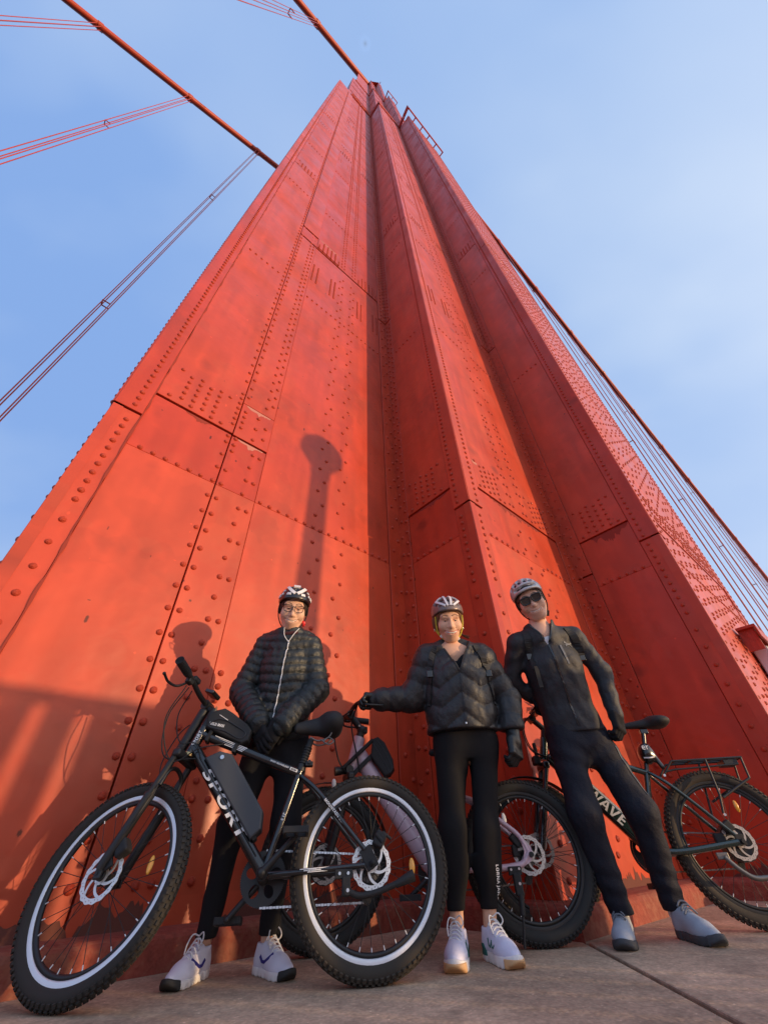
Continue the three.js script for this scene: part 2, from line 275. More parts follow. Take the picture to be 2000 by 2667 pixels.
for (const y of JB.slice(1, -1)) { for (let i = 0; i < 6; i++) for (let j = 0; j < (i % 5 ? 6 : 3); j++) { riv(1, 2.083 + i * 0.1, y + 0.06 + j * P1, 0.012); riv(1, 1.03 + i * 0.1, y + 0.06 + j * P1, 0.024); } for (const a of [1.024, 1.123, 1.425, 1.515, 2.081, 2.175, 2.482, 2.583]) col(1, a, y - 1.62, y - 0.84, 0.06, 0.0006); }
for (const [a, s] of [[2.713, 0.29], [2.793, 0.464]]) { col(1, a, s, 9.0, P4, 0.010); col(1, a, 9.2, TOP, P2, 0.018); }
// face two
col(2, -2.745, 0.29, 3.9, 0.25, 0.010); col(2, -2.667, 0.20, 3.9, 0.165, 0.010); col(2, -2.745, 4.0, 9, 0.174, 0.010); col(2, -2.667, 4.05, 9, 0.174, 0.010); col(2, -2.745, 9.2, TOP, 0.174, 0.018); col(2, -2.667, 9.25, TOP, 0.174, 0.018);
col(2, -1.865, 0.2, 2.2, P2, 0.010); col(2, -1.865, 2.28, 3.15, P1, 0.010); col(2, -1.868, 3.27, TOP, P1, 0.022);
for (const y of H_ROWS) for (let a = -2.54; a < -2.0; a += 0.0973) riv(2, a, y, y > 3.5 ? 0.014 : 0);
for (const y of JD.slice(1, -1)) cluster(2, -2.54, 6, y, 0.014);
// face three
col(3, 2.982, 0.2, 2.3, P2, 0.0105); col(3, 2.982, 2.37, 3.15, P1, 0.0105); col(3, 2.977, 3.27, TOP, P1, 0.0225);
for (const [x, s] of [[3.748, 0.3], [3.822, 0.39], [4.036, 0.39], [4.112, 0.48]]) { col(3, x, s, 3.3, P2 * 1.5, 0.0006); col(3, x, 3.65, 5.4, P2, 0.014); col(3, x, 5.5, 14.4, P4, 0.014); col(3, x, 14.7, TOP, P2, 0.014); }
for (const y of H_ROWS) { for (let a = 3.131; a < 3.65; a += 0.0973) riv(3, a, y, y > 3.5 ? 0.014 : 0.0006); for (let a = 4.23; a < 4.78; a += 0.0973) riv(3, a, y, y > 3.5 ? 0.014 : 0.0006); }
for (const y of JD.slice(1, -1)) { cluster(3, 3.14, 6, y, 0.014); cluster(3, 4.22, 6, y, 0.014); }
for (const y0 of [8.78, 20, 31.4]) for (const a of [3.118, 3.225, 3.535, 3.64, 4.235, 4.33, 4.60, 4.70]) col(3, a, y0, y0 + 0.78, 0.06, 0.014);
for (const [a, s] of [[4.92, 0.35], [5.0, 0.52]]) { col(3, a, s, 9.0, 0.19, 0.010); col(3, a, 9.2, TOP, 0.19, 0.018); }
// face four
for (const [a, s] of [[-1.685, 0.40], [-1.607, 0.31]]) { col(4, a, s, 9.0, 0.178, 0.010); col(4, a, 9.2, TOP, 0.178, 0.018); }
col(4, -0.795, 0.40, 2.2, 0.181, 0.010); col(4, -0.795, 2.22, 3.15, 0.0905, 0.010); col(4, -0.795, 3.25, TOP, 0.0905, 0.022);
for (const y of H_ROWS) for (let a = -1.45; a < -0.9; a += 0.0973) riv(4, a, y, y > 3.5 ? 0.014 : 0.0006);
for (const y of JD.slice(1, -1)) cluster(4, -1.45, 6, y, 0.014);
// face five
col(5, 5.17, 0.3, 2.2, P2, 0.0105); col(5, 5.17, 2.28, 3.15, P1, 0.0105); col(5, 5.17, 3.25, TOP, P1, 0.0225);
for (let i = 0; i < 9; i++) { const a = 5.48 + i * 0.325; const d = 0; for (const e of [0, 0.075]) { col(5, a + e, 0.3 + (i % 3) * 0.12 + e, 3.5, P2, d); col(5, a + e, 3.6 + e, 14.5, P2 * (i % 2 ? 1.5 : 1), 0.014); col(5, a + e, 14.7, TOP, P4, 0.014); } }
for (const y of JD.slice(1, -1)) for (let a = 5.45; a < 8.2; a += 0.0973) for (let j = 0; j < 6; j++) if ((Math.floor(a * 2.6) + j) % 4) riv(5, a, y + 0.07 + j * P1, 0.014);
for (const y of H_ROWS) row(5, y, 5.4, 8.2, 0.0973, y > 3.5 ? 0.014 : 0);
col(5, 8.38, 0.3, TOP, P1, 0.0225);
plates('corner_angle', 6, -3.02, -2.785, JC, [0, 0.012], [3, 1]); plates('corner_angle', 7, -0.87, -0.64, JC, [0, 0.012], [3, 1]);
col(6, -2.87, 0.82, 2.25, P2, 0); col(6, -2.87, 2.295, 3.15, P1, 0); col(6, -2.87, 3.27, TOP, P1, 0.012); col(7, -0.76, 0.3, 3.1, P1, 0); col(7, -0.76, 3.27, TOP, P1, 0.012);
{
  const R = 0.0205, prof = []; for (let i = 0; i <= 5; i++) { const t = i / 5 * Math.PI / 2; prof.push([R * Math.cos(t), R * 0.88 * Math.sin(t)]); }
  const dome = lathe(prof.map(([r, y]) => [Math.max(r, 0.00001), y]), 14);   // axis +y
  const list = RIV.map(([F, a, y, d]) => { const [u, yy, v] = FACE[F].map(a, y, d - 0.0004); const w = uv2w(u, v); return { F, p: [u - ORG[0], yy, v - ORG[1]], dist: Math.hypot(w[0], yy - 0.365, w[1]), y }; });
  list.sort((p, q) => p.dist - q.dist);
  const qz = new THREE.Quaternion().setFromUnitVectors(V(0, 1, 0), V(0, 0, 1)), qx = new THREE.Quaternion().setFromUnitVectors(V(0, 1, 0), V(-1, 0, 0)), qr = new THREE.Quaternion().setFromUnitVectors(V(0, 1, 0), V(1, 0, 0)), qOf = F => F === 7 ? qr : F % 2 ? qz : qx;
  const seen = list.filter(r => r.F < 6), near = seen.slice(0, 300), first = new Set(near), rest = list.filter(r => !first.has(r));
  const rr = rng(9);
  for (const r of near) { const m = new THREE.Mesh(dome, rivetPaint); m.name = 'rivet'; m.castShadow = m.receiveShadow = true; m.position.set(...r.p); m.quaternion.copy(qOf(r.F)); const s = 0.94 + rr() * 0.12; m.scale.set(s, s, s); tower.add(m); }
  const im = new THREE.InstancedMesh(dome, rivetPaint, rest.length); im.name = 'rivets'; im.userData.kind = 'stuff'; im.castShadow = im.receiveShadow = true;
  const M = new THREE.Matrix4(); rest.forEach((r, i) => { const s = 0.94 + rr() * 0.12; M.compose(V3(r.p), qOf(r.F), V(s, s, s)); im.setMatrixAt(i, M); });
  tower.add(im);
  console.log('rivets', list.length);
}

// ---- set-back upper stages with walkway railings ----
{
  const stage = (k, y0, y1, m) => {
    const ins = 1.067 * k, poly = STEP.map(([u, v], i) => [u + (i < 5 ? ins : -ins), v - ins]); const back = poly.map(([u, v]) => [u, 2 * VC - v]).reverse();
    mesh('upper_stage', planarUV(loc(polyExtrude(poly.concat(back), y1 - y0, y0)), 4), PAINT[m], tower);
    // raised cover strips along each edge so that the height reads as panels
    for (let i = 0; i + 1 < 6; i++) {
      const [u0, v0] = poly[i], [u1, v1] = poly[i + 1], along = Math.abs(u1 - u0) > Math.abs(v1 - v0), L = along ? u1 - u0 : v1 - v0, n = Math.max(2, Math.round(Math.abs(L) / 0.55));
      for (let j = 0; j <= n; j++) { const t = clamp(j / n, 0.03, 0.97), w = j === 0 || j === n ? 0.16 : 0.07; mesh('cover_strip', loc(along ? box([u0 + L * t, (y0 + y1) / 2, v0 + 0.008], [w, y1 - y0 - 0.1, 0.03]) : box([u0 - 0.008, (y0 + y1) / 2, v0 + L * t], [0.03, y1 - y0 - 0.1, w])), PAINT[(m + 1) % 4], tower); }
      for (let y = y0 + 6; y < y1 - 2; y += 8) mesh('splice_plate', loc(along ? box([(u0 + u1) / 2, y, v0 + 0.012], [Math.abs(L) * 0.94, 0.32, 0.05]) : box([u0 - 0.012, y, (v0 + v1) / 2], [0.05, 0.32, Math.abs(L) * 0.94])), PAINT[1], tower);
    }
  };
  stage(1, TOP - 0.3, 92, 0); stage(1.9, 91.8, 146, 3);
  const railMat = rivetPaint;
  const rail = (k, y, from) => {
    const poly = STEP.map(([u, v], i) => { const ins = 1.067 * k - (i > 3 ? 0.34 : 0.04); return [u + (i < 5 ? ins : -ins), v - ins]; });
    poly[0][0] = from;
    for (let i = 0; i < 5; i++) { const [u0, v0] = poly[i], [u1, v1] = poly[i + 1]; const L = Math.hypot(u1 - u0, v1 - v0); const g = [];
      for (const h of [0.1, 0.7, 1.35]) g.push(cyl([u0, y + h, v0], [u1, y + h, v1], 0.05, 0.05, 6));
      const n = Math.max(1, Math.round(L / 0.85)); for (let j = 0; j <= n; j++) g.push(cyl([lerp(u0, u1, j / n), y - (i > 3 ? 0.3 : 0.1), lerp(v0, v1, j / n)], [lerp(u0, u1, j / n), y + 1.37, lerp(v0, v1, j / n)], 0.055, 0.055, 6));
      if (i === 4) for (let j = 0; j <= n; j++) g.push(cyl([lerp(u0, u1, j / n), y - 0.25, v0], [lerp(u0, u1, j / n), y - 0.25, v0 - 0.4], 0.05, 0.05, 6));
      mesh('walkway_railing', loc(merge(g)), railMat, tower);
    }
  };
  rail(0, TOP - 0.2, 0.85); rail(1, 92, 1.2); rail(1.9, 146, 2.4);
  mesh('upper_stage', planarUV(loc(box([0.24, TOP + 0.75, -3.5], [1.16, 1.7, 1.4])), 4), PAINT[0], tower);
  // cable shelf and white cabinet fixed to the far face
  mesh('bracket', loc(merge([box([7.1, 2.33, -0.53], [1.35, 0.03, 0.2]), box([7.1, 2.26, -0.44], [1.35, 0.14, 0.02]), box([6.5, 2.2, -0.55], [0.04, 0.26, 0.16]), box([7.7, 2.2, -0.55], [0.04, 0.26, 0.16])])), PAINT[1], tower);
  const wc = mesh('cabinet', loc(new RoundedBoxGeometry(0.62, 0.5, 0.16, 2, 0.02).translate(7.1, 1.93, -0.55)), std({ rgb: [0.72, 0.70, 0.72], roughness: 0.5 }), tower); wc.userData.label = 'white equipment cabinet on the far face';
}

// ======================= cables =======================
{
  const w = (u, y, v) => { const q = uv2w(u, v); return V(q[0], y, q[1]); };
  const UC = 6.79, clampG = (p, d) => cyl(p.clone().addScaledVector(d, -0.45), p.clone().addScaledVector(d, 0.45), 0.74, 0.74, 14);
  function cable(label, f, u0, u1, us, vs, y0) {
    const n = 40, pts = []; for (let i = 0; i <= n; i++) { const u = lerp(u0, u1, i / n); pts.push(w(u, f(u), vs(u))); }
    const base = pts[0].clone(), t = thing('main_cable', label, 'cable', base.toArray(), 'main suspension cables');
    const rel = g => g.translate(-base.x, -base.y, -base.z);
    mesh('cable', rel(tube(pts, 0.62, 160, 14)), cableMat, t);
    for (const u of us) { const p = w(u, f(u), vs(u)), d = w(u + 0.5, f(u + 0.5), vs(u + 0.5)).sub(p).normalize(); mesh('cable_band', rel(clampG(p, d)), cableMat, t); }
  }
  let ropeN = 0;
  function suspender(u, y, v, label, group, r = 0.05) {
    const b = w(u, 0, v), t = thing('suspender_rope', label, 'cable', b.toArray(), group);
    for (const [a, c] of [[-0.34, -0.30], [-0.34, 0.30], [0.34, -0.30], [0.34, 0.30]]) { const q = w(u + a, 0, v + c).sub(b); mesh('rope', cyl([q.x, -1, q.z], [q.x * 1.0, y, q.z], r, r, 6), ropeMat, t); }
    for (const h of [0.33, 0.66]) { const q = w(u + 0.36, 0, v).sub(b), c = w(u, 0, v + 0.33).sub(b); mesh('spreader', merge([cyl([-q.x - c.x, y * h, -q.z - c.z], [q.x - c.x, y * h, q.z - c.z], 0.07, 0.07, 6), cyl([-q.x + c.x, y * h, -q.z + c.z], [q.x + c.x, y * h, q.z + c.z], 0.07, 0.07, 6), cyl([-q.x - c.x, y * h, -q.z - c.z], [-q.x + c.x, y * h, -q.z + c.z], 0.07, 0.07, 6)]), ropeMat, t); }
  }
  const fl = u => 146.5 - 0.52 * (UC - u) + 0.0006 * (UC - u) ** 2;
  const fr = u => 146.5 - 0.4476 * (u - UC) + 0.00035 * (u - UC) ** 2;
  const v1 = () => -4.75, v2 = () => -32.15, vr = u => -4.0 + 0.0126 * (u - UC);
  cable('main cable rising to the near tower top at upper left', fl, UC, -95, [-9.6, -24.85, -40.1], v1);
  cable('far main cable crossing the sky behind the tower', fl, UC, -120, [-9.3, -24.5, -39.8, -55], v2);
  cable('main cable sloping down to the right behind the tower', fr, UC, 420, [50, 65.3, 80.5, 95.7, 111, 126.2, 141.5, 156.7, 172, 187.2], vr);
  suspender(-9.6, fl(-9.6), -4.75, 'bundle of thin vertical ropes at the top centre of the sky', null, 0.04);
  const where = ['nearest to the tower edge', 'second from the tower edge', 'highest on the left'];
  [-9.3, -24.5, -39.8].forEach((u, i) => suspender(u, fl(u), -32.15, 'bundle of thin suspender ropes in the left sky, ' + where[i], 'ropes hanging from the far cable', 0.055));
  const ORD = ['first', 'second', 'third', 'fourth', 'fifth', 'sixth', 'seventh', 'eighth', 'ninth', 'tenth', 'eleventh', 'twelfth'];
  for (let i = 0; i < 12; i++) { const u = 34.8 + i * 15.24; suspender(u, fr(u), vr(u), ORD[i] + ' rope bundle from the tower in the row under the right cable', 'row of ropes under the right cable', 0.05); }
}

// ======================= walkway railing and lamp post on the sunny side =======================
{
  const railP = paint([0.55, 0.055, 0.03]);
  const b = uv2w(0, 3.6), r = thing('walkway_railing', 'orange walkway railing with vertical pickets opposite the tower', 'railing', [b[0], 0, b[1]]); r.rotation.y = Math.PI / 2 - AZ;
  mesh('top_rail', box([-1.53, 1.55, 0], [13.46, 0.07, 0.11], 0.02), railP, r); mesh('bottom_rail', box([-1.53, 0.12, 0], [13.46, 0.07, 0.06], 0.015), railP, r);
  const pk = new RoundedBoxGeometry(0.145, 1.38, 0.03, 1, 0.006); let k = 0; for (let u = -8.2; u < 5.05; u += 0.204, k++) { const m = mesh('picket', pk, railP, r); m.position.set(u, 0.82, 0); }
  for (const u of [-8.25, -4.9, -1.5, 1.9, 5.2]) mesh('post', box([u, 0.8, 0.02], [0.13, 1.6, 0.13], 0.02), railP, r);
  const lb = uv2w(4.44, 3.25), lp = thing('lamp_post', 'orange walkway lamp post with a flared lantern', 'lamp post', [lb[0], 0, lb[1]]);
  mesh('pole', lathe([[0.22, 0], [0.22, 0.12], [0.15, 0.3], [0.125, 1.2], [0.11, 4.1], [0.13, 4.16], [0.115, 4.22]], 20), railP, lp);
  mesh('lantern', lathe([[0.115, 4.2], [0.2, 4.32], [0.27, 4.42], [0.27, 4.56], [0.22, 4.68], [0.1, 4.78], [0.001, 4.8]], 20), railP, lp);
}

// ======================= implicit surfaces (naive surface nets) =======================
function nets(f, lo, hi, h) {
  const nx = Math.ceil((hi[0] - lo[0]) / h) + 1, ny = Math.ceil((hi[1] - lo[1]) / h) + 1, nz = Math.ceil((hi[2] - lo[2]) / h) + 1;
  const val = new Float32Array(nx * ny * nz), vid = new Int32Array(nx * ny * nz).fill(-1), id = (i, j, k) => (k * ny + j) * nx + i;
  for (let k = 0; k < nz; k++) for (let j = 0; j < ny; j++) for (let i = 0; i < nx; i++) val[id(i, j, k)] = f(lo[0] + i * h, lo[1] + j * h, lo[2] + k * h);
  const P = [], I = [];
  const E = [[0, 1], [2, 3], [4, 5], [6, 7], [0, 2], [1, 3], [4, 6], [5, 7], [0, 4], [1, 5], [2, 6], [3, 7]];
  for (let k = 0; k < nz - 1; k++) for (let j = 0; j < ny - 1; j++) for (let i = 0; i < nx - 1; i++) {
    const b = id(i, j, k), c = [val[b], val[b + 1], val[b + nx], val[b + nx + 1], val[b + nx * ny], val[b + nx * ny + 1], val[b + nx * ny + nx], val[b + nx * ny + nx + 1]];
    let m = 0; for (let q = 0; q < 8; q++) if (c[q] < 0) m |= 1 << q; if (m === 0 || m === 255) continue;
    let sx = 0, sy = 0, sz = 0, n = 0;
    for (const [p, q] of E) if ((c[p] < 0) !== (c[q] < 0)) { const t = c[p] / (c[p] - c[q]); sx += lerp(p & 1, q & 1, t); sy += lerp(p >> 1 & 1, q >> 1 & 1, t); sz += lerp(p >> 2 & 1, q >> 2 & 1, t); n++; }
    vid[b] = P.length / 3; P.push(lo[0] + (i + sx / n) * h, lo[1] + (j + sy / n) * h, lo[2] + (k + sz / n) * h);
  }
  const quad = (a, b, c, d, fl) => { if (a < 0 || b < 0 || c < 0 || d < 0) return; fl ? I.push(a, b, c, a, c, d) : I.push(a, c, b, a, d, c); };
  for (let k = 1; k < nz - 1; k++) for (let j = 1; j < ny - 1; j++) for (let i = 1; i < nx - 1; i++) {
    const o = id(i, j, k), v = val[o] < 0;
    if (v !== (val[o + 1] < 0)) quad(vid[id(i, j - 1, k - 1)], vid[id(i, j, k - 1)], vid[id(i, j, k)], vid[id(i, j - 1, k)], v);
    if (v !== (val[o + nx] < 0)) quad(vid[id(i - 1, j, k - 1)], vid[id(i - 1, j, k)], vid[id(i, j, k)], vid[id(i, j, k - 1)], v);
    if (v !== (val[o + nx * ny] < 0)) quad(vid[id(i - 1, j - 1, k)], vid[id(i, j - 1, k)], vid[id(i, j, k)], vid[id(i - 1, j, k)], v);
  }
  const g = new THREE.BufferGeometry(); g.setAttribute('position', new THREE.Float32BufferAttribute(P, 3)); g.setIndex(I); g.computeVertexNormals();
  const uv = new Float32Array(P.length / 3 * 2); for (let i = 0; i < P.length / 3; i++) { uv[2 * i] = (P[3 * i] + P[3 * i + 2] * 0.7) * 4; uv[2 * i + 1] = P[3 * i + 1] * 4; } g.setAttribute('uv', new THREE.BufferAttribute(uv, 2));
  return g;
}
const smin = (a, b, k) => { const h = Math.max(0, k - Math.abs(a - b)) / k; return Math.min(a, b) - h * h * k * 0.25; };
const smax = (a, b, k) => -smin(-a, -b, k);
function cap(a, b, ra, rb = ra) {           // tapered capsule
  const dx = b[0] - a[0], dy = b[1] - a[1], dz = b[2] - a[2], L = dx * dx + dy * dy + dz * dz || 1e-9;
  const f = (x, y, z) => { const px = x - a[0], py = y - a[1], pz = z - a[2], t = clamp((px * dx + py * dy + pz * dz) / L, 0, 1); return Math.hypot(px - dx * t, py - dy * t, pz - dz * t) - (ra + (rb - ra) * t); };
  f.t = (x, y, z) => ((x - a[0]) * dx + (y - a[1]) * dy + (z - a[2]) * dz) / L; f.len = Math.sqrt(L); return f;
}
function ell(c, r, q) {                      // ellipsoid, optionally turned by a quaternion
  const v = new THREE.Vector3(), qi = q ? q.clone().invert() : null;
  return (x, y, z) => { let px = x - c[0], py = y - c[1], pz = z - c[2]; if (qi) { v.set(px, py, pz).applyQuaternion(qi); px = v.x; py = v.y; pz = v.z; } const k0 = Math.hypot(px / r[0], py / r[1], pz / r[2]), k1 = Math.hypot(px / (r[0] * r[0]), py / (r[1] * r[1]), pz / (r[2] * r[2])); return k1 < 1e-9 ? -Math.min(...r) : k0 * (k0 - 1) / k1; };
}
function rbox(c, s, r, q) {                  // rounded box, half sizes s
  const v = new THREE.Vector3(), qi = q ? q.clone().invert() : null;
  return (x, y, z) => { let px = x - c[0], py = y - c[1], pz = z - c[2]; if (qi) { v.set(px, py, pz).applyQuaternion(qi); px = v.x; py = v.y; pz = v.z; } const dx = Math.abs(px) - s[0] + r, dy = Math.abs(py) - s[1] + r, dz = Math.abs(pz) - s[2] + r; return Math.hypot(Math.max(dx, 0), Math.max(dy, 0), Math.max(dz, 0)) + Math.min(Math.max(dx, dy, dz), 0) - r; };
}
function spine(st, right) {                  // stack of elliptical cross-sections [centre, half width, half depth] along a bent line
  const R = V3(right).normalize();
  return (x, y, z) => {
    let best = 1e9;
    for (let i = 0; i + 1 < st.length; i++) {
      const [a, wa, da] = st[i], [b, wb, db] = st[i + 1], dx = b[0] - a[0], dy = b[1] - a[1], dz = b[2] - a[2], L = dx * dx + dy * dy + dz * dz;
      const px = x - a[0], py = y - a[1], pz = z - a[2], t = clamp((px * dx + py * dy + pz * dz) / L, 0, 1), qx = px - dx * t, qy = py - dy * t, qz = pz - dz * t;
      const s = sm(t), w = lerp(wa, wb, s), d = lerp(da, db, s), r = qx * R.x + qy * R.y + qz * R.z, rest = Math.sqrt(Math.max(0, qx * qx + qy * qy + qz * qz - r * r));
      const k0 = Math.hypot(r / w, rest / d), k1 = Math.hypot(r / (w * w), rest / (d * d)), e = k1 < 1e-9 ? -d : k0 * (k0 - 1) / k1; if (e < best) best = e;
    }
    return best;
  };
}
const union = (k, ...fs) => (x, y, z) => { let d = fs[0](x, y, z); for (let i = 1; i < fs.length; i++) d = smin(d, fs[i](x, y, z), k); return d; };
// drop a front-facing path onto a surface: returns points where a ray along -z first meets f
function onSurface(f, pts, z0, lift = 0.003, n = 24, dir = [0, 0, -1]) {
  const c = new THREE.CatmullRomCurve3(pts.map(p => V(p[0], p[1], p[2] || 0)), false, 'centripetal'), out = [];
  for (let i = 0; i <= n; i++) { const p = c.getPoint(i / n); let t = 0, x = p.x, y = p.y, z = z0; for (let k = 0; k < 90; k++) { const d = f(x, y, z); if (d < 0.0004) break; const s = Math.max(0.0006, d * 0.7); x += dir[0] * s; y += dir[1] * s; z += dir[2] * s; t += s; if (t > 0.8) break; } const e = 0.004, N = V(f(x + e, y, z) - f(x - e, y, z), f(x, y + e, z) - f(x, y - e, z), f(x, y, z + e) - f(x, y, z - e)).normalize(); out.push({ p: V(x, y, z).addScaledVector(N, lift), n: N }); }
  return out;
}
function ribbon(sp, w, th) {                 // flat strap along surface points
  const P = [], I = [], n = sp.length;
  for (let i = 0; i < n; i++) { const a = sp[Math.max(0, i - 1)].p, b = sp[Math.min(n - 1, i + 1)].p, t = b.clone().sub(a).normalize(), s = t.clone().cross(sp[i].n).normalize(), ww = typeof w === 'function' ? w(i / (n - 1)) : w; for (const [k, l] of [[-1, 0], [1, 0], [1, 1], [-1, 1]]) { const q = sp[i].p.clone().addScaledVector(s, k * ww / 2).addScaledVector(sp[i].n, l * th - th * 0.5); P.push(q.x, q.y, q.z); } }
  for (let i = 0; i + 1 < n; i++) for (let k = 0; k < 4; k++) { const a = i * 4 + k, b = i * 4 + (k + 1) % 4, c = a + 4, d = b + 4; I.push(a, b, d, a, d, c); }
  I.push(0, 1, 2, 0, 2, 3); const e = (n - 1) * 4; I.push(e, e + 2, e + 1, e, e + 3, e + 2);
  const g = new THREE.BufferGeometry(); g.setAttribute('position', new THREE.Float32BufferAttribute(P, 3)); g.setIndex(I); const ng = g.toNonIndexed(); ng.computeVertexNormals(); return ng;
}
const fontB = await new FontLoader().loadAsync('fonts/droid/droid_sans_bold.typeface.json');
function text(s, size, depth = 0.001, sx = 1, shear = 0) { const g = new TextGeometry(s, { font: fontB, size, depth, height: depth, curveSegments: 3, bevelEnabled: false }); g.computeBoundingBox(); const b = g.boundingBox; g.translate(-(b.max.x + b.min.x) / 2, -(b.max.y + b.min.y) / 2, 0); if (shear) g.applyMatrix4(new THREE.Matrix4().set(1, shear, 0, 0, 0, 1, 0, 0, 0, 0, 1, 0, 0, 0, 0, 1)); g.scale(sx, 1, 1); return g; }

// ======================= bicycles =======================
const rubber = phys({ rgb: [0.030, 0.026, 0.022], roughness: 0.85 }), dustyRubber = phys({ rgb: [0.050, 0.040, 0.030], roughness: 0.9 });
const blackGloss = phys({ rgb: [0.010, 0.010, 0.011], roughness: 0.25, clearcoat: 0.6, clearcoatRoughness: 0.15 }), blackSatin = phys({ rgb: [0.014, 0.014, 0.015], roughness: 0.45 }), blackMatt = phys({ rgb: [0.016, 0.016, 0.017], roughness: 0.7 });
const greyPlastic = phys({ rgb: [0.045, 0.048, 0.055], roughness: 0.5 });
const steel = std({ rgb: [0.62, 0.62, 0.63], metalness: 1, roughness: 0.32 }), rotorSteel = std({ rgb: [0.80, 0.79, 0.77], metalness: 0.6, roughness: 0.42 }), darkSteel = std({ rgb: [0.20, 0.19, 0.18], metalness: 0.9, roughness: 0.45 });
const rimSilver = std({ rgb: [0.80, 0.81, 0.84], metalness: 0.35, roughness: 0.35 }), whiteDecal = std({ rgb: [0.78, 0.78, 0.78], roughness: 0.5 }), amber = phys({ rgb: [0.85, 0.36, 0.03], roughness: 0.25, clearcoat: 0.6 });
const pinkPaint = phys({ rgb: [0.60, 0.43, 0.50], roughness: 0.35, clearcoat: 0.5, clearcoatRoughness: 0.2 }), greenPaint = phys({ rgb: [0.012, 0.030, 0.024], roughness: 0.22, clearcoat: 1, clearcoatRoughness: 0.1 });
const whitePart = phys({ rgb: [0.8, 0.8, 0.8], roughness: 0.3 }), mudTread = phys({ rgb: [0.075, 0.058, 0.042], roughness: 0.95 });

function rotorGeo(R) {
  const s = new THREE.Shape(), n = 96; for (let i = 0; i <= n; i++) { const t = i / n * 2 * Math.PI, r = R * (1 + 0.022 * Math.sin(t * 16)); i ? s.lineTo(r * Math.cos(t), r * Math.sin(t)) : s.moveTo(r, 0); }
  const hole = new THREE.Path(); hole.absarc(0, 0, R * 0.80, 0, Math.PI * 2, true); s.holes.push(hole);
  for (let i = 0; i < 36; i++) { const t = i / 36 * 2 * Math.PI, h = new THREE.Path(), rr = R * (i % 2 ? 0.93 : 0.87); h.absarc(rr * Math.cos(t), rr * Math.sin(t), R * 0.024, 0, Math.PI * 2, true); s.holes.push(h); }
  const g = [new THREE.ExtrudeGeometry(s, { depth: 0.002, bevelEnabled: false, curveSegments: 16 })];
  for (let i = 0; i < 6; i++) { const a0 = i / 6 * 2 * Math.PI, pts = []; for (let j = 0; j <= 8; j++) { const t = j / 8, a = a0 + t * 0.85, r = R * lerp(0.26, 0.82, t); pts.push(V(r * Math.cos(a), r * Math.sin(a), 0.001)); } g.push(ribbon(pts.map(p => ({ p, n: V(0, 0, 1) })), t => 0.011 - 0.003 * t, 0.002)); }
  const hub = new THREE.Shape(); hub.absarc(0, 0, R * 0.33, 0, Math.PI * 2, false); const hh = new THREE.Path(); hh.absarc(0, 0, R * 0.18, 0, Math.PI * 2, true); hub.holes.push(hh); g.push(new THREE.ExtrudeGeometry(hub, { depth: 0.002, bevelEnabled: false }));
  return merge(g);
}
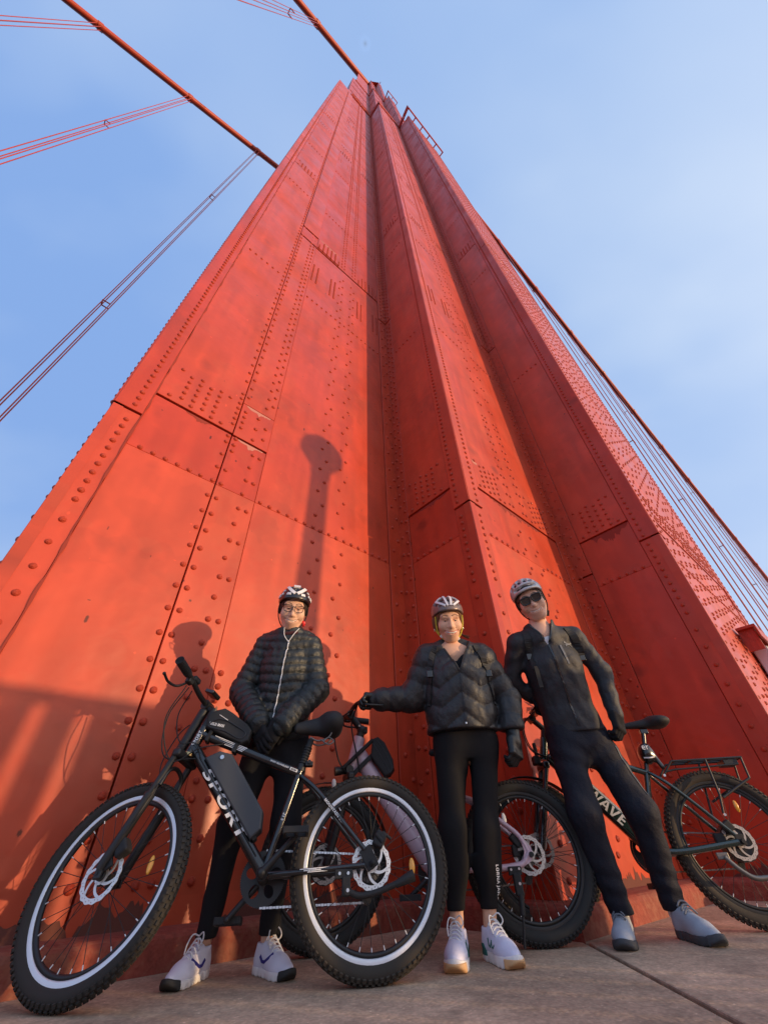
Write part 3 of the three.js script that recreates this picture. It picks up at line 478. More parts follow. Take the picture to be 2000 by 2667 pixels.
function wheel(bike, hub, q, o) {
  const w = sub('wheel', bike); w.position.copy(hub); if (q) w.quaternion.copy(q);
  const { R, tw = 0.026, rim = rimSilver, rimW = 0.020, tyreMat = rubber, tread = rubber, rotorZ = 0.035, rotorR = 0.08, rotorMat = rotorSteel, nip = whiteDecal, knob = 0.0028 } = o, rc = R - tw - knob;
  mesh('tyre', new THREE.TorusGeometry(rc, tw, 14, 84), tyreMat, w);
  { // tread blocks in four staggered rows round the tyre
    const n = 92, g0 = new THREE.BoxGeometry(0.0115, 0.0115, knob * 2 + 0.004), gs = []; const M = new THREE.Matrix4(), E = new THREE.Euler(), Q = new THREE.Quaternion();
    for (let i = 0; i < n; i++) for (const [ph, st] of [[-0.95, 0], [-0.32, 0.5], [0.32, 0], [0.95, 0.5]]) { const a = (i + st) / n * 2 * Math.PI, rr = rc + (tw + 0.0005) * Math.cos(ph), zz = (tw + 0.0005) * Math.sin(ph); const g = g0.clone(); const rad = V(Math.cos(a), Math.sin(a), 0), N = rad.clone().multiplyScalar(Math.cos(ph)).add(V(0, 0, Math.sin(ph))), T = V(-Math.sin(a), Math.cos(a), 0), B = N.clone().cross(T); M.makeBasis(T, B, N).setPosition(rr * Math.cos(a), rr * Math.sin(a), zz); g.applyMatrix4(M); gs.push(g); }
    const t = mesh('tread', gs, tread, w); t.userData.kind = 'stuff';
  }
  const r1 = rc - tw * 0.72, r0 = r1 - rimW, hw = 0.0125;
  mesh('rim', lathe([[r1, -hw * 0.9], [r1, hw * 0.9], [r1 - 0.002, hw], [r0 + 0.004, hw], [r0, hw * 0.8], [r0, -hw * 0.8], [r0 + 0.004, -hw], [r1 - 0.002, -hw], [r1, -hw * 0.9]], 96).rotateX(Math.PI / 2), rim, w);
  if (o.inner) mesh('rim_well', lathe([[r0 + 0.001, -hw * 0.8], [r0 + 0.001, hw * 0.8], [r0 - 0.012, hw * 0.6], [r0 - 0.016, 0], [r0 - 0.012, -hw * 0.6], [r0 + 0.001, -hw * 0.8]], 96).rotateX(Math.PI / 2), blackSatin, w);
  const rs = r0 - (o.inner ? 0.014 : 0), gs = [], gn = [], fl = 0.022;
  for (let i = 0; i < 32; i++) { const a = i / 32 * 2 * Math.PI, side = i % 2 ? 1 : -1, b = a + ((i >> 1) % 2 ? 1 : -1) * 0.95, zh = side * 0.028; const p = V(fl * Math.cos(b), fl * Math.sin(b), zh), e = V(rs * Math.cos(a), rs * Math.sin(a), side * 0.002); gs.push(cyl(p, e, 0.0013, 0.0013, 5)); const d = p.clone().sub(e).normalize(); gn.push(cyl(e, e.clone().addScaledVector(d, 0.014), 0.0022, 0.0018, 6)); }
  const sp = mesh('spokes', gs, blackSatin, w); sp.userData.kind = 'stuff'; const np = mesh('spoke_nipples', gn, nip, w); np.userData.kind = 'stuff';
  mesh('hub', merge([cyl([0, 0, -0.05], [0, 0, 0.05], 0.017, 0.017, 16), cyl([0, 0, -0.033], [0, 0, -0.027], 0.03, 0.03, 20), cyl([0, 0, 0.027], [0, 0, 0.033], 0.03, 0.03, 20), cyl([0, 0, -0.07], [0, 0, 0.07], 0.006, 0.006, 10), ...(o.motor ? [cyl([0, 0, -0.035], [0, 0, 0.028], 0.085, 0.085, 28)] : [])]), blackSatin, w);
  mesh('brake_rotor', rotorGeo(rotorR).translate(0, 0, rotorZ), rotorMat, w);
  for (const [a, m] of o.reflectors || []) mesh('reflector', ball([0, 0, 0], 0.03, 0.42, 1, 0.18).rotateZ(0).translate(Math.cos(a) * rs * 0.72, Math.sin(a) * rs * 0.72, 0.004), m, w);
  return w;
}
const sadF = (() => { const a = cap([-0.135, 0.012, 0], [0.03, 0.02, 0], 0.021, 0.035), b = ell([0.085, 0.028, 0.036], [0.062, 0.032, 0.05]), c = ell([0.085, 0.028, -0.036], [0.062, 0.032, 0.05]); return (x, y, z) => { let d = smin(smin(a(x, y, z), b(x, y, z), 0.05), c(x, y, z), 0.05); d = smax(d, -(y + 0.012 + x * 0.05), 0.02); return d; }; })();
const saddleGeo = nets(sadF, [-0.17, -0.04, -0.1], [0.16, 0.08, 0.1], 0.0045);
function tubeP(name, bike, p, q, r, mat, r1 = r, flat = 1) { const g = cyl([p[0], p[1], 0], [q[0], q[1], 0], r, r1, 18); g.scale(1, 1, flat); return mesh(name, g, mat, bike); }
function along(g, p, q, z, t = 0.5, off = 0) { const a = Math.atan2(q[1] - p[1], q[0] - p[0]); g.rotateZ(a); g.translate(lerp(p[0], q[0], t) - Math.sin(a) * off, lerp(p[1], q[1], t) + Math.cos(a) * off, z); return g; }
function steerer(headLow, headTop, deg) { const ax = V(headTop[0] - headLow[0], headTop[1] - headLow[1], 0).normalize(), o = V(headLow[0], headLow[1], 0), q = new THREE.Quaternion().setFromAxisAngle(ax, deg * D2R); const M = new THREE.Matrix4().makeTranslation(o.x, o.y, 0).multiply(new THREE.Matrix4().makeRotationFromQuaternion(q)).multiply(new THREE.Matrix4().makeTranslation(-o.x, -o.y, 0)); return { q, ax, o, g: g => g.applyMatrix4(M), p: v => v.clone().applyMatrix4(M), at: y => V(o.x + ax.x / ax.y * (y - o.y), y, 0) }; }
function placeBike(b, x, z, psi, lam) { b.position.set(x, 0, z); b.rotation.order = 'YXZ'; b.rotation.set(lam * D2R, psi * D2R, 0); }
function crankset(b, bb, R, ang, mat, zFar = -0.075, zNear = 0.075) {
  const ring = []; const s = new THREE.Shape(), n = 76; for (let i = 0; i <= n * 2; i++) { const t = i / (n * 2) * 2 * Math.PI, r = R * (i % 2 ? 1.025 : 0.985); i ? s.lineTo(r * Math.cos(t), r * Math.sin(t)) : s.moveTo(r, 0); }
  for (let i = 0; i < 5; i++) { const h = new THREE.Path(), t = i / 5 * 2 * Math.PI + 0.3; h.absellipse(R * 0.56 * Math.cos(t), R * 0.56 * Math.sin(t), R * 0.26, R * 0.2, 0, Math.PI * 2, true, t); s.holes.push(h); }
  mesh('chainring', new THREE.ExtrudeGeometry(s, { depth: 0.004, bevelEnabled: false, curveSegments: 10 }).translate(bb[0], bb[1], -0.055), blackSatin, b);
  mesh('bottom_bracket', merge([cyl([bb[0], bb[1], -0.06], [bb[0], bb[1], 0.055], 0.022, 0.022, 18), cyl([bb[0], bb[1], 0.05], [bb[0], bb[1], 0.06], 0.017, 0.017, 14)]), mat, b);
  const arm = (a, z, near) => { const e = [bb[0] + 0.165 * Math.cos(a), bb[1] + 0.165 * Math.sin(a)]; mesh('crank_arm', merge([cyl([bb[0], bb[1], z], [e[0], e[1], z], 0.0135, 0.010, 12), ball([bb[0], bb[1], z], 0.018), ball([e[0], e[1], z], 0.012)]), blackSatin, b); const z1 = z + (near ? 0.062 : -0.062);
    mesh('pedal', merge([box([e[0], e[1], z1], [0.10, 0.006, 0.012]), box([e[0] - 0.045, e[1], z1], [0.012, 0.024, 0.085], 0.003), box([e[0] + 0.045, e[1], z1], [0.012, 0.024, 0.085], 0.003), box([e[0], e[1], z1 - 0.04], [0.09, 0.022, 0.008], 0.002), box([e[0], e[1], z1 + 0.04], [0.09, 0.022, 0.008], 0.002), cyl([e[0], e[1], z], [e[0], e[1], z1 + 0.03], 0.007)]), blackMatt, b); };
  arm(ang, zFar, false); arm(ang + Math.PI, zNear, true);
}
function chain(b, bb, R, hub, r, mat) { const g = []; const n = 60; const L = (p, q) => { const l = Math.hypot(q[0] - p[0], q[1] - p[1]), k = Math.max(2, Math.round(l / 0.0127)); for (let i = 0; i < k; i++) { const t = (i + 0.5) / k; g.push(along(box([0, 0, 0], [0.011, i % 2 ? 0.0075 : 0.006, i % 2 ? 0.005 : 0.0075]), p, q, -0.053, t)); } }; L([bb[0], bb[1] + R], [hub[0], hub[1] + r]); L([bb[0], bb[1] - R], [hub[0] - 0.02, hub[1] - 0.105]); const m = mesh('chain', g, mat, b); m.userData.kind = 'stuff'; mesh('derailleur', merge([box([hub[0] - 0.005, hub[1] - 0.06, -0.06], [0.03, 0.07, 0.016], 0.006, [0, 0, 0.3]), cyl([hub[0] - 0.01, hub[1] - 0.095, -0.068], [hub[0] - 0.01, hub[1] - 0.095, -0.045], 0.018), cyl([hub[0] + 0.012, hub[1] - 0.045, -0.068], [hub[0] + 0.012, hub[1] - 0.045, -0.045], 0.016)]), blackSatin, b); mesh('cassette', merge([0, 1, 2, 3, 4].map(i => cyl([hub[0], hub[1], -0.046 - i * 0.0042 + 0.01], [hub[0], hub[1], -0.0435 - i * 0.0042 + 0.01], 0.048 - i * 0.006, 0.048 - i * 0.006, 24))), darkSteel, b); }
function lever(S, c, side, mat) { return S.g(merge([box([c.x, c.y, c.z], [0.03, 0.032, 0.04], 0.008), tube([[c.x - 0.012, c.y - 0.008, c.z], [c.x - 0.045, c.y - 0.03, c.z + side * 0.02], [c.x - 0.058, c.y - 0.036, c.z + side * 0.07], [c.x - 0.05, c.y - 0.028, c.z + side * 0.125]], 0.0062, 20, 7), ball([c.x - 0.05, c.y - 0.028, c.z + side * 0.125], 0.008)])); }

// ---- black mountain e-bike in front ----
{
  const b = thing('bicycle', 'black mountain e-bike with white SPORT lettering, leaning in front of the boy', 'bicycle', [0, 0, 0]);
  placeBike(b, -0.108, -2.185, 10, -8.66);
  const R = 0.327, hub = [0, R], bb = [-0.436, 0.311], st = [-0.322, 0.690], hl = [-0.842, 0.768], ht = [-0.812, 0.862], S = steerer(hl, ht, -24.4), fh = V(-1.024, R, 0);
  const o = { R, inner: true };
  const rw = wheel(b, V(0, R, 0), null, { ...o, tyreMat: phys({ rgb: [0.040, 0.033, 0.026], roughness: 0.9 }), tread: phys({ rgb: [0.050, 0.040, 0.030], roughness: 0.95 }), reflectors: [[-0.05, amber]] });
  wheel(b, S.p(fh), S.q, { ...o, reflectors: [[0.12, amber]] });
  tubeP('seat_tube', b, bb, st, 0.0155, blackGloss); tubeP('head_tube', b, [hl[0] - 0.004, hl[1] - 0.012], [ht[0] + 0.003, ht[1] + 0.01], 0.024, blackGloss);
  const dt0 = [-0.836, 0.785], dt1 = [-0.440, 0.325]; tubeP('down_tube', b, dt0, dt1, 0.0265, blackGloss, 0.024);
  const tt0 = [-0.815, 0.842], tt1 = [-0.326, 0.668]; tubeP('top_tube', b, tt0, tt1, 0.021, blackGloss, 0.018);
  for (const s of [-1, 1]) {
    mesh('seat_stay', tube([[st[0] + 0.005, 0.655, s * 0.012], [-0.25, 0.60, s * 0.034], [-0.03, 0.372, s * 0.062]], 0.0095, 24, 10), blackGloss, b);
    mesh('chain_stay', tube([[bb[0], bb[1], s * 0.022], [-0.33, 0.312, s * 0.038], [-0.03, 0.322, s * 0.062]], 0.0105, 24, 10), blackGloss, b);
  }
  mesh('dropout', merge([box([-0.012, 0.345, 0.062], [0.05, 0.075, 0.006], 0.002, [0, 0, 0.5]), cyl([0, R, 0.055], [0, R, 0.078], 0.012, 0.012, 6), ball([0, R, 0.08], 0.009)]), blackMatt, b);
  mesh('brake_caliper', merge([box([0.035, 0.405, 0.045], [0.045, 0.055, 0.045], 0.008, [0, 0, -0.5]), cyl([0.05, 0.43, 0.05], [0.085, 0.405, 0.05], 0.006), cyl([0.02, 0.42, 0.065], [0.045, 0.395, 0.065], 0.009)]), blackMatt, b);
  mesh('saddle', saddleGeo.clone().scale(0.82, 1.5, 1.15).translate(-0.248, 0.845, 0), blackMatt, b); mesh('seat_spring', merge([tube([[-0.29, 0.815, 0.03], [-0.25, 0.80, 0.03], [-0.2, 0.815, 0.035], [-0.185, 0.835, 0.04]], 0.004), tube([[-0.29, 0.815, -0.03], [-0.25, 0.80, -0.03], [-0.2, 0.815, -0.035], [-0.185, 0.835, -0.04]], 0.004), tube([[-0.24, 0.80, 0.05], [-0.2, 0.775, 0.055], [-0.175, 0.79, 0.05], [-0.2, 0.81, 0.045], [-0.225, 0.79, 0.05]], 0.003, 40)]), darkSteel, b);
  const sp = []; sp.push(cyl([st[0], st[1], 0], [-0.285, 0.815, 0], 0.0145, 0.0145, 16)); for (let i = 0; i < 7; i++) { const t = 0.15 + i * 0.09; sp.push(cyl([lerp(st[0], -0.285, t), lerp(st[1], 0.815, t), 0], [lerp(st[0], -0.285, t + 0.045), lerp(st[1], 0.815, t + 0.045), 0], 0.019, 0.019, 16)); } mesh('seat_post', sp, blackMatt, b);
  mesh('seat_clamp', merge([cyl([st[0] - 0.002, st[1] - 0.012, 0], [st[0] + 0.004, st[1] + 0.014, 0], 0.021, 0.021, 16), box([-0.285, 0.70, 0.02], [0.035, 0.02, 0.03], 0.004), cyl([-0.285, 0.705, 0.02], [-0.285, 0.705, 0.045], 0.008)]), blackSatin, b);
  // fork with near and far leg, crown and brake side
  const cr = S.at(0.728), off = V(-0.032, -0.008, 0); const legs = [];
  for (const s of [-1, 1]) { const a = cr.clone().add(V(-0.012, 0, s * 0.062)), d = fh.clone().add(V(0, 0, s * 0.062)), m = a.clone().lerp(d, 0.42); legs.push(cyl(a.clone().add(V(0.006, 0.02, 0)), m, 0.0155, 0.0155, 16), cyl(m.clone().lerp(a, 0.1), d.clone().add(V(0, 0.012, 0)), 0.0205, 0.0185, 16), cyl(m.clone().lerp(a, 0.12), m.clone().lerp(a, 0.04), 0.0225, 0.0225, 16), box([d.x + 0.003, d.y + 0.008, d.z], [0.03, 0.05, 0.012], 0.004)); }
  legs.push(box([cr.x - 0.006, cr.y + 0.006, 0], [0.042, 0.04, 0.165], 0.014), tube([[cr.x - 0.04, cr.y - 0.12, -0.062], [cr.x - 0.028, cr.y - 0.06, -0.05], [cr.x - 0.03, cr.y - 0.035, 0], [cr.x - 0.028, cr.y - 0.06, 0.05], [cr.x - 0.04, cr.y - 0.12, 0.062]], 0.009, 24, 8));
  mesh('fork', S.g(merge(legs)), blackSatin, b);
  mesh('fork_crown_ring', S.g(cyl(S.at(0.745), S.at(0.757), 0.024, 0.024, 18)), std({ rgb: [0.55, 0.40, 0.18], metalness: 1, roughness: 0.35 }), b);
  mesh('brake_caliper', S.g(merge([box([fh.x + 0.055, fh.y + 0.075, 0.045], [0.05, 0.055, 0.045], 0.01, [0, 0, 0.6]), box([fh.x + 0.02, fh.y + 0.04, 0.055], [0.03, 0.06, 0.012], 0.004, [0, 0, 0.5])])), blackMatt, b);
  // stem, bar, grips, levers, display
  const top = S.at(0.945), bar = V(top.x - 0.05, 0.985, 0);
  mesh('stem', S.g(merge([cyl(S.at(0.865), top.clone().add(V(0, 0.012, 0)), 0.021, 0.021, 16), cyl(top, bar, 0.018, 0.018, 14), cyl(bar.clone().add(V(0, 0, -0.025)), bar.clone().add(V(0, 0, 0.025)), 0.024, 0.024, 16)])), blackSatin, b);
  mesh('headlight', S.g(merge([cyl(S.at(0.775).add(V(-0.055, 0, 0.012)), S.at(0.955).add(V(-0.055, 0, 0.012)), 0.0235, 0.0235, 20), cyl(S.at(0.768).add(V(-0.056, 0, 0.012)), S.at(0.776).add(V(-0.055, 0, 0.012)), 0.02, 0.024, 20), cyl(S.at(0.955).add(V(-0.055, 0, 0.012)), S.at(0.962).add(V(-0.055, 0, 0.012)), 0.0235, 0.019, 20)])), blackSatin, b);
  const bp = s => [bar, V(bar.x + 0.004, bar.y + 0.012, s * 0.10), V(bar.x + 0.012, bar.y + 0.032, s * 0.19), V(bar.x + 0.032, bar.y + 0.036, s * 0.33)];
  mesh('handlebar', S.g(merge([tube(bp(1), 0.0125, 30, 12), tube(bp(-1), 0.0125, 30, 12)])), blackSatin, b);
  for (const s of [-1, 1]) { const p0 = V(bar.x + 0.017, bar.y + 0.0335, s * 0.235), p1 = V(bar.x + 0.033, bar.y + 0.0362, s * 0.345); const g = [cyl(p0, p1, 0.0185, 0.0195, 16), cyl(p1, p1.clone().lerp(p0, 0.06), 0.021, 0.021, 16)]; for (let i = 0; i < 6; i++) { const t = 0.15 + i * 0.12; g.push(cyl(p0.clone().lerp(p1, t), p0.clone().lerp(p1, t + 0.05), 0.0205, 0.0205, 16)); } mesh('grip', S.g(merge(g)), blackMatt, b); mesh('brake_lever', lever(S, V(bar.x + 0.008, bar.y + 0.022, s * 0.20), s, blackSatin), blackSatin, b); mesh('shifter', S.g(box([bar.x + 0.006, bar.y + 0.045, s * 0.165], [0.045, 0.028, 0.05], 0.009)), blackMatt, b); }
  mesh('display', S.g(box([bar.x + 0.035, bar.y + 0.042, 0.035], [0.06, 0.022, 0.075], 0.008, [0, 0, -0.45])), blackGloss, b);
  const cab = [[[bar.x, bar.y, 0.18], [bar.x - 0.1, bar.y - 0.1, 0.13], [bar.x - 0.10, bar.y - 0.26, 0.06], [bar.x + 0.03, bar.y - 0.26, 0.03]], [[bar.x, bar.y, 0.15], [bar.x - 0.07, bar.y - 0.09, 0.1], [bar.x - 0.05, bar.y - 0.2, 0.05], [cr.x + 0.03, cr.y + 0.06, 0.04], [-0.78, 0.72, 0.034]], [[bar.x, bar.y, -0.15], [bar.x - 0.11, bar.y - 0.05, -0.05], [bar.x - 0.12, bar.y - 0.25, 0.03], [cr.x - 0.04, cr.y - 0.15, 0.075], [fh.x + 0.05, fh.y + 0.1, 0.07]], [[bar.x, bar.y, 0.2], [bar.x - 0.08, bar.y - 0.14, 0.16], [bar.x - 0.06, bar.y - 0.28, 0.06], [-0.80, 0.765, 0.04], [-0.70, 0.79, 0.02]]];
  cab.forEach((c, i) => mesh('brake_cable', i === 2 ? S.g(tube(c, 0.0028, 40, 6)) : tube(c.map((p, k) => k < 2 ? S.p(V3(p)) : V3(p)), 0.0028, 40, 6), blackMatt, b));
  mesh('shift_cable', tube([[-0.79, 0.73, 0.031], [-0.66, 0.585, 0.031], [-0.47, 0.37, 0.029]], 0.0026, 30, 6), blackMatt, b);
  // battery block on the down tube
  { const L = Math.hypot(0.40, 0.46), s = new THREE.Shape([[0.10, 0.022], [0.115, 0.075], [0.16, 0.108], [0.44, 0.098], [0.485, 0.062], [0.485, 0.022]].map(p => new THREE.Vector2(...p)));
    const g = new THREE.ExtrudeGeometry(s, { depth: 0.06, bevelEnabled: true, bevelSize: 0.008, bevelThickness: 0.012, bevelSegments: 3 }).translate(0, 0, -0.03); g.rotateZ(Math.atan2(dt1[1] - dt0[1], dt1[0] - dt0[0])); g.translate(dt0[0], dt0[1], 0); mesh('battery', g, greyPlastic, b);
    mesh('battery_mount', along(box([0, 0, 0], [0.40, 0.02, 0.05], 0.004), dt0, dt1, 0, 0.5, 0.03), blackMatt, b); mesh('battery_lock', along(cyl([0, 0, 0], [0, 0, 0.006], 0.009, 0.009, 16), dt0, dt1, 0.042, 0.235, 0.075), steel, b); }
  // frame bag behind the head tube
  { const s = new THREE.Shape([[-0.79, 0.868], [-0.795, 0.915], [-0.765, 0.935], [-0.728, 0.945], [-0.69, 0.925], [-0.605, 0.868], [-0.585, 0.845], [-0.592, 0.805], [-0.615, 0.795]].map(p => new THREE.Vector2(...p))); const bag = mesh('frame_bag', new THREE.ExtrudeGeometry(s, { depth: 0.05, bevelEnabled: true, bevelSize: 0.008, bevelThickness: 0.012, bevelSegments: 3 }).translate(0, 0, -0.025), blackMatt, b);
    mesh('bag_seam', tube([[-0.785, 0.868, 0.038], [-0.70, 0.84, 0.040], [-0.62, 0.808, 0.038], [-0.602, 0.83, 0.038], [-0.66, 0.868, 0.041], [-0.70, 0.888, 0.040], [-0.75, 0.895, 0.04]], 0.0025, 50, 6, true), blackGloss, bag);
    mesh('bag_logo', text('WILD MAN', 0.013, 0.001, 0.8).rotateZ(-0.2).translate(-0.748, 0.872, 0.0375), whiteDecal, bag); mesh('bag_strap', merge([along(box([0, 0, 0], [0.02, 0.052, 0.05], 0.004), tt0, tt1, 0, 0.36), along(box([0, 0, 0], [0.018, 0.05, 0.05], 0.004), tt0, tt1, 0, 0.08)]), blackMatt, bag); mesh('bag_trim', merge([cyl([-0.745, 0.918, 0.038], [-0.70, 0.892, 0.038], 0.0016), cyl([-0.69, 0.886, 0.038], [-0.665, 0.872, 0.038], 0.0016)]), whiteDecal, bag); }
  // print on the tubes
  mesh('lettering', along(text('SPORT', 0.040, 0.0012, 1.95, 0.12), dt0, dt1, 0.0262, 0.50), whiteDecal, b).userData.label = 'white SPORT lettering on the down tube';
  mesh('lettering', along(text('SPORT', 0.016, 0.001, 1.0, 0.15), [hl[0], hl[1]], [ht[0], ht[1]], 0.0235, 0.5), whiteDecal, b);
  { const gs = []; for (let i = 0; i < 4; i++) gs.push(along(box([0, 0, 0], [0.17 - i * 0.025, 0.0034, 0.0012]), tt0, tt1, 0.0196 - Math.abs(i - 1.5) * 0.0012, 0.30 + i * 0.015, 0.010 - i * 0.0062)); gs.push(along(text('SPORT TECHNOLOGY', 0.0068, 0.001), tt0, tt1, 0.0186, 0.80, 0.001), along(box([0, 0, 0], [0.036, 0.012, 0.0012]), tt0, tt1, 0.018, 0.94, 0.001)); mesh('tube_stripes', gs, whiteDecal, b); mesh('lettering', along(text('KXW', 0.009, 0.001), tt0, tt1, 0.0188, 0.94, 0.001), blackMatt, b);
    const c0 = [-0.33, 0.312], c1 = [-0.03, 0.322], cs = []; for (let i = 0; i < 3; i++) cs.push(along(box([0, 0, 0], [0.17 - i * 0.03, 0.003, 0.001]), c0, c1, 0.0585 + i * 0.0, 0.42, 0.005 - i * 0.005)); cs.push(along(text('SPORT', 0.008, 0.001), c0, c1, 0.0600, 0.3)); mesh('tube_stripes', cs, whiteDecal, b);
    mesh('lettering', along(text('MOUNTAIN BIKE', 0.0115, 0.001, 1.05), [-0.25, 0.60], [-0.03, 0.372], 0.0575, 0.42).rotateY(0), whiteDecal, b); mesh('lettering', along(text('21 S', 0.011, 0.001).rotateZ(Math.PI), bb, st, 0.016, 0.5), whiteDecal, b); }
  crankset(b, bb, 0.088, 3.9, blackMatt); chain(b, bb, 0.088, hub, 0.045, steel);
  mesh('kickstand', merge([box([-0.115, 0.298, 0.062], [0.07, 0.03, 0.018], 0.004), box([-0.105, 0.262, 0.066], [0.034, 0.06, 0.02], 0.006), cyl([-0.10, 0.248, 0.06], [-0.10, 0.248, 0.082], 0.014), tube([[-0.10, 0.248, 0.072], [-0.06, 0.232, 0.078], [0.0, 0.236, 0.078], [0.10, 0.262, 0.078]], 0.0105, 24, 10), cyl([0.09, 0.258, 0.078], [0.165, 0.283, 0.078], 0.0115, 0.020, 12)]), blackMatt, b);
  for (const g of [cyl([-0.132, 0.299, 0.072], [-0.132, 0.299, 0.076], 0.0055), cyl([-0.098, 0.299, 0.072], [-0.098, 0.299, 0.076], 0.0055), cyl([-0.10, 0.248, 0.082], [-0.10, 0.248, 0.085], 0.006)]) mesh('bolt', g, steel, b);
}
// ---- pink step-through e-bike behind the woman ----
{
  const b = thing('bicycle', 'pale pink step-through e-bike held by the woman in black tights', 'bicycle', [0, 0, 0]);
  placeBike(b, 0.677, -2.753, 0, -2.86);
  const R = 0.331, bb = [-0.49, 0.285], hl = [-0.932, 0.748], ht = [-0.885, 0.915], S = steerer(hl, ht, 18), fh = V(-1.061, R, 0), o = { R, tw: 0.029, rim: blackSatin, inner: true, tyreMat: phys({ rgb: [0.026, 0.026, 0.025], roughness: 0.85 }), tread: phys({ rgb: [0.03, 0.028, 0.026], roughness: 0.9 }), rotorMat: std({ rgb: [0.45, 0.45, 0.45], metalness: 0.7, roughness: 0.45 }) };
  wheel(b, V(0, R, 0), null, { ...o, reflectors: [[2.1, whitePart]] }); wheel(b, S.p(fh), S.q, { ...o, motor: true });
  mesh('down_tube', (() => { const g = tube([[-0.905, 0.845, 0], [-0.80, 0.70, 0], [-0.66, 0.515, 0], [-0.525, 0.335, 0], [-0.47, 0.275, 0]], 0.046, 40, 20); g.scale(1, 1, 0.8); return g; })(), pinkPaint, b);
  tubeP('head_tube', b, [hl[0], hl[1] - 0.01], [ht[0], ht[1]], 0.034, pinkPaint); tubeP('seat_tube', b, bb, [-0.375, 0.66], 0.018, pinkPaint);
  for (const s of [-1, 1]) { mesh('seat_stay', tube([[-0.40, 0.59, s * 0.016], [-0.27, 0.578, s * 0.04], [-0.12, 0.470, s * 0.064], [-0.04, 0.405, s * 0.066], [-0.012, 0.345, s * 0.066]], 0.0115, 30, 10), pinkPaint, b); mesh('chain_stay', tube([[bb[0], bb[1], s * 0.03], [-0.33, 0.283, s * 0.055], [-0.11, 0.288, s * 0.066], [-0.045, 0.30, s * 0.066], [-0.005, 0.345, s * 0.066]], 0.0135, 30, 10), pinkPaint, b); }
  mesh('dropout', (() => { const s = new THREE.Shape([[-0.055, 0.285], [-0.015, 0.30], [0.012, 0.325], [0.006, 0.36], [-0.018, 0.385], [-0.035, 0.37], [-0.03, 0.345]].map(p => new THREE.Vector2(...p))); for (const [x, y, r] of [[-0.018, 0.36, 0.008], [-0.03, 0.312, 0.008]]) { const h = new THREE.Path(); h.absarc(x, y, r, 0, 7, true); s.holes.push(h); } return new THREE.ExtrudeGeometry(s, { depth: 0.008, bevelEnabled: false }).translate(0, 0, 0.066); })(), pinkPaint, b);
  mesh('axle_nut', cyl([0, R, 0.06], [0, R, 0.09], 0.013, 0.011, 8), blackMatt, b);
  mesh('brake_caliper', merge([box([-0.055, 0.395, 0.045], [0.05, 0.06, 0.04], 0.008, [0, 0, 0.7]), box([-0.07, 0.35, 0.04], [0.03, 0.05, 0.03], 0.006)]), blackMatt, b);
  mesh('kickstand', merge([box([-0.098, 0.272, 0.078], [0.065, 0.034, 0.02], 0.004), box([-0.096, 0.222, 0.086], [0.04, 0.085, 0.028], 0.008), cyl([-0.094, 0.185, 0.09], [-0.104, 0.115, 0.098], 0.014, 0.011, 12), cyl([-0.103, 0.118, 0.098], [-0.125, 0.012, 0.108], 0.006, 0.006, 10)]), blackMatt, b);
  for (const g of [cyl([-0.118, 0.277, 0.088], [-0.118, 0.277, 0.092], 0.005), cyl([-0.078, 0.279, 0.088], [-0.078, 0.279, 0.092], 0.005), cyl([-0.09, 0.225, 0.1], [-0.09, 0.225, 0.103], 0.006)]) mesh('bolt', g, steel, b);
  mesh('saddle', saddleGeo.clone().scale(1, 1.1, 1.1).translate(-0.31, 0.80, 0), blackMatt, b); mesh('seat_post', cyl([-0.375, 0.65, 0], [-0.33, 0.79, 0], 0.0145), blackMatt, b);
  crankset(b, bb, 0.085, 0.6, blackMatt); chain(b, bb, 0.085, [0, R], 0.045, darkSteel);
  const cr = S.at(0.70), legs = []; for (const s of [-1, 1]) { const a = cr.clone().add(V(0, 0, s * 0.06)), d = fh.clone().add(V(0, 0, s * 0.062)), m = a.clone().lerp(d, 0.4); legs.push(cyl(a, m, 0.016, 0.016, 14), cyl(m, d, 0.022, 0.02, 14)); } legs.push(box([cr.x, cr.y + 0.01, 0], [0.045, 0.04, 0.16], 0.014)); mesh('fork', S.g(merge(legs)), blackSatin, b);
  const arc = []; for (let i = 0; i <= 16; i++) { const a = 0.35 + i / 16 * 1.9; arc.push({ p: V(fh.x + (R + 0.018) * Math.cos(a), fh.y + (R + 0.018) * Math.sin(a), 0), n: V(Math.cos(a), Math.sin(a), 0) }); } mesh('mudguard', S.g(ribbon(arc, 0.06, 0.003)), blackSatin, b);
  const top = S.at(0.955), br = V(top.x - 0.075, top.y + 0.085, 0);
  mesh('stem', S.g(merge([cyl(S.at(0.905), top, 0.024, 0.026, 16), cyl(top, br, 0.02, 0.019, 14), ball(top, 0.03), cyl(br.clone().add(V(0, 0, -0.03)), br.clone().add(V(0, 0, 0.03)), 0.026, 0.026, 16), box([top.x + 0.02, top.y, 0], [0.03, 0.04, 0.05], 0.008)])), blackSatin, b);
  for (const g of [cyl(V(top.x - 0.02, top.y + 0.02, 0.02), V(top.x - 0.02, top.y + 0.02, 0.032), 0.006), cyl(V(br.x - 0.02, br.y, 0.03), V(br.x - 0.02, br.y, 0.04), 0.006), cyl(V(br.x - 0.005, br.y + 0.012, 0.03), V(br.x - 0.005, br.y + 0.012, 0.038), 0.005)]) mesh('stem_bolt', S.g(g), steel, b);
  const bp = s => [br, V(br.x - 0.01, br.y + 0.01, s * 0.10), V(br.x + 0.005, br.y + 0.025, s * 0.21), V(br.x + 0.06, br.y + 0.028, s * 0.265), V(br.x + 0.19, br.y + 0.022, s * 0.285)]; mesh('handlebar', S.g(merge([tube(bp(1), 0.0115, 36, 12), tube(bp(-1), 0.0115, 36, 12)])), blackSatin, b);
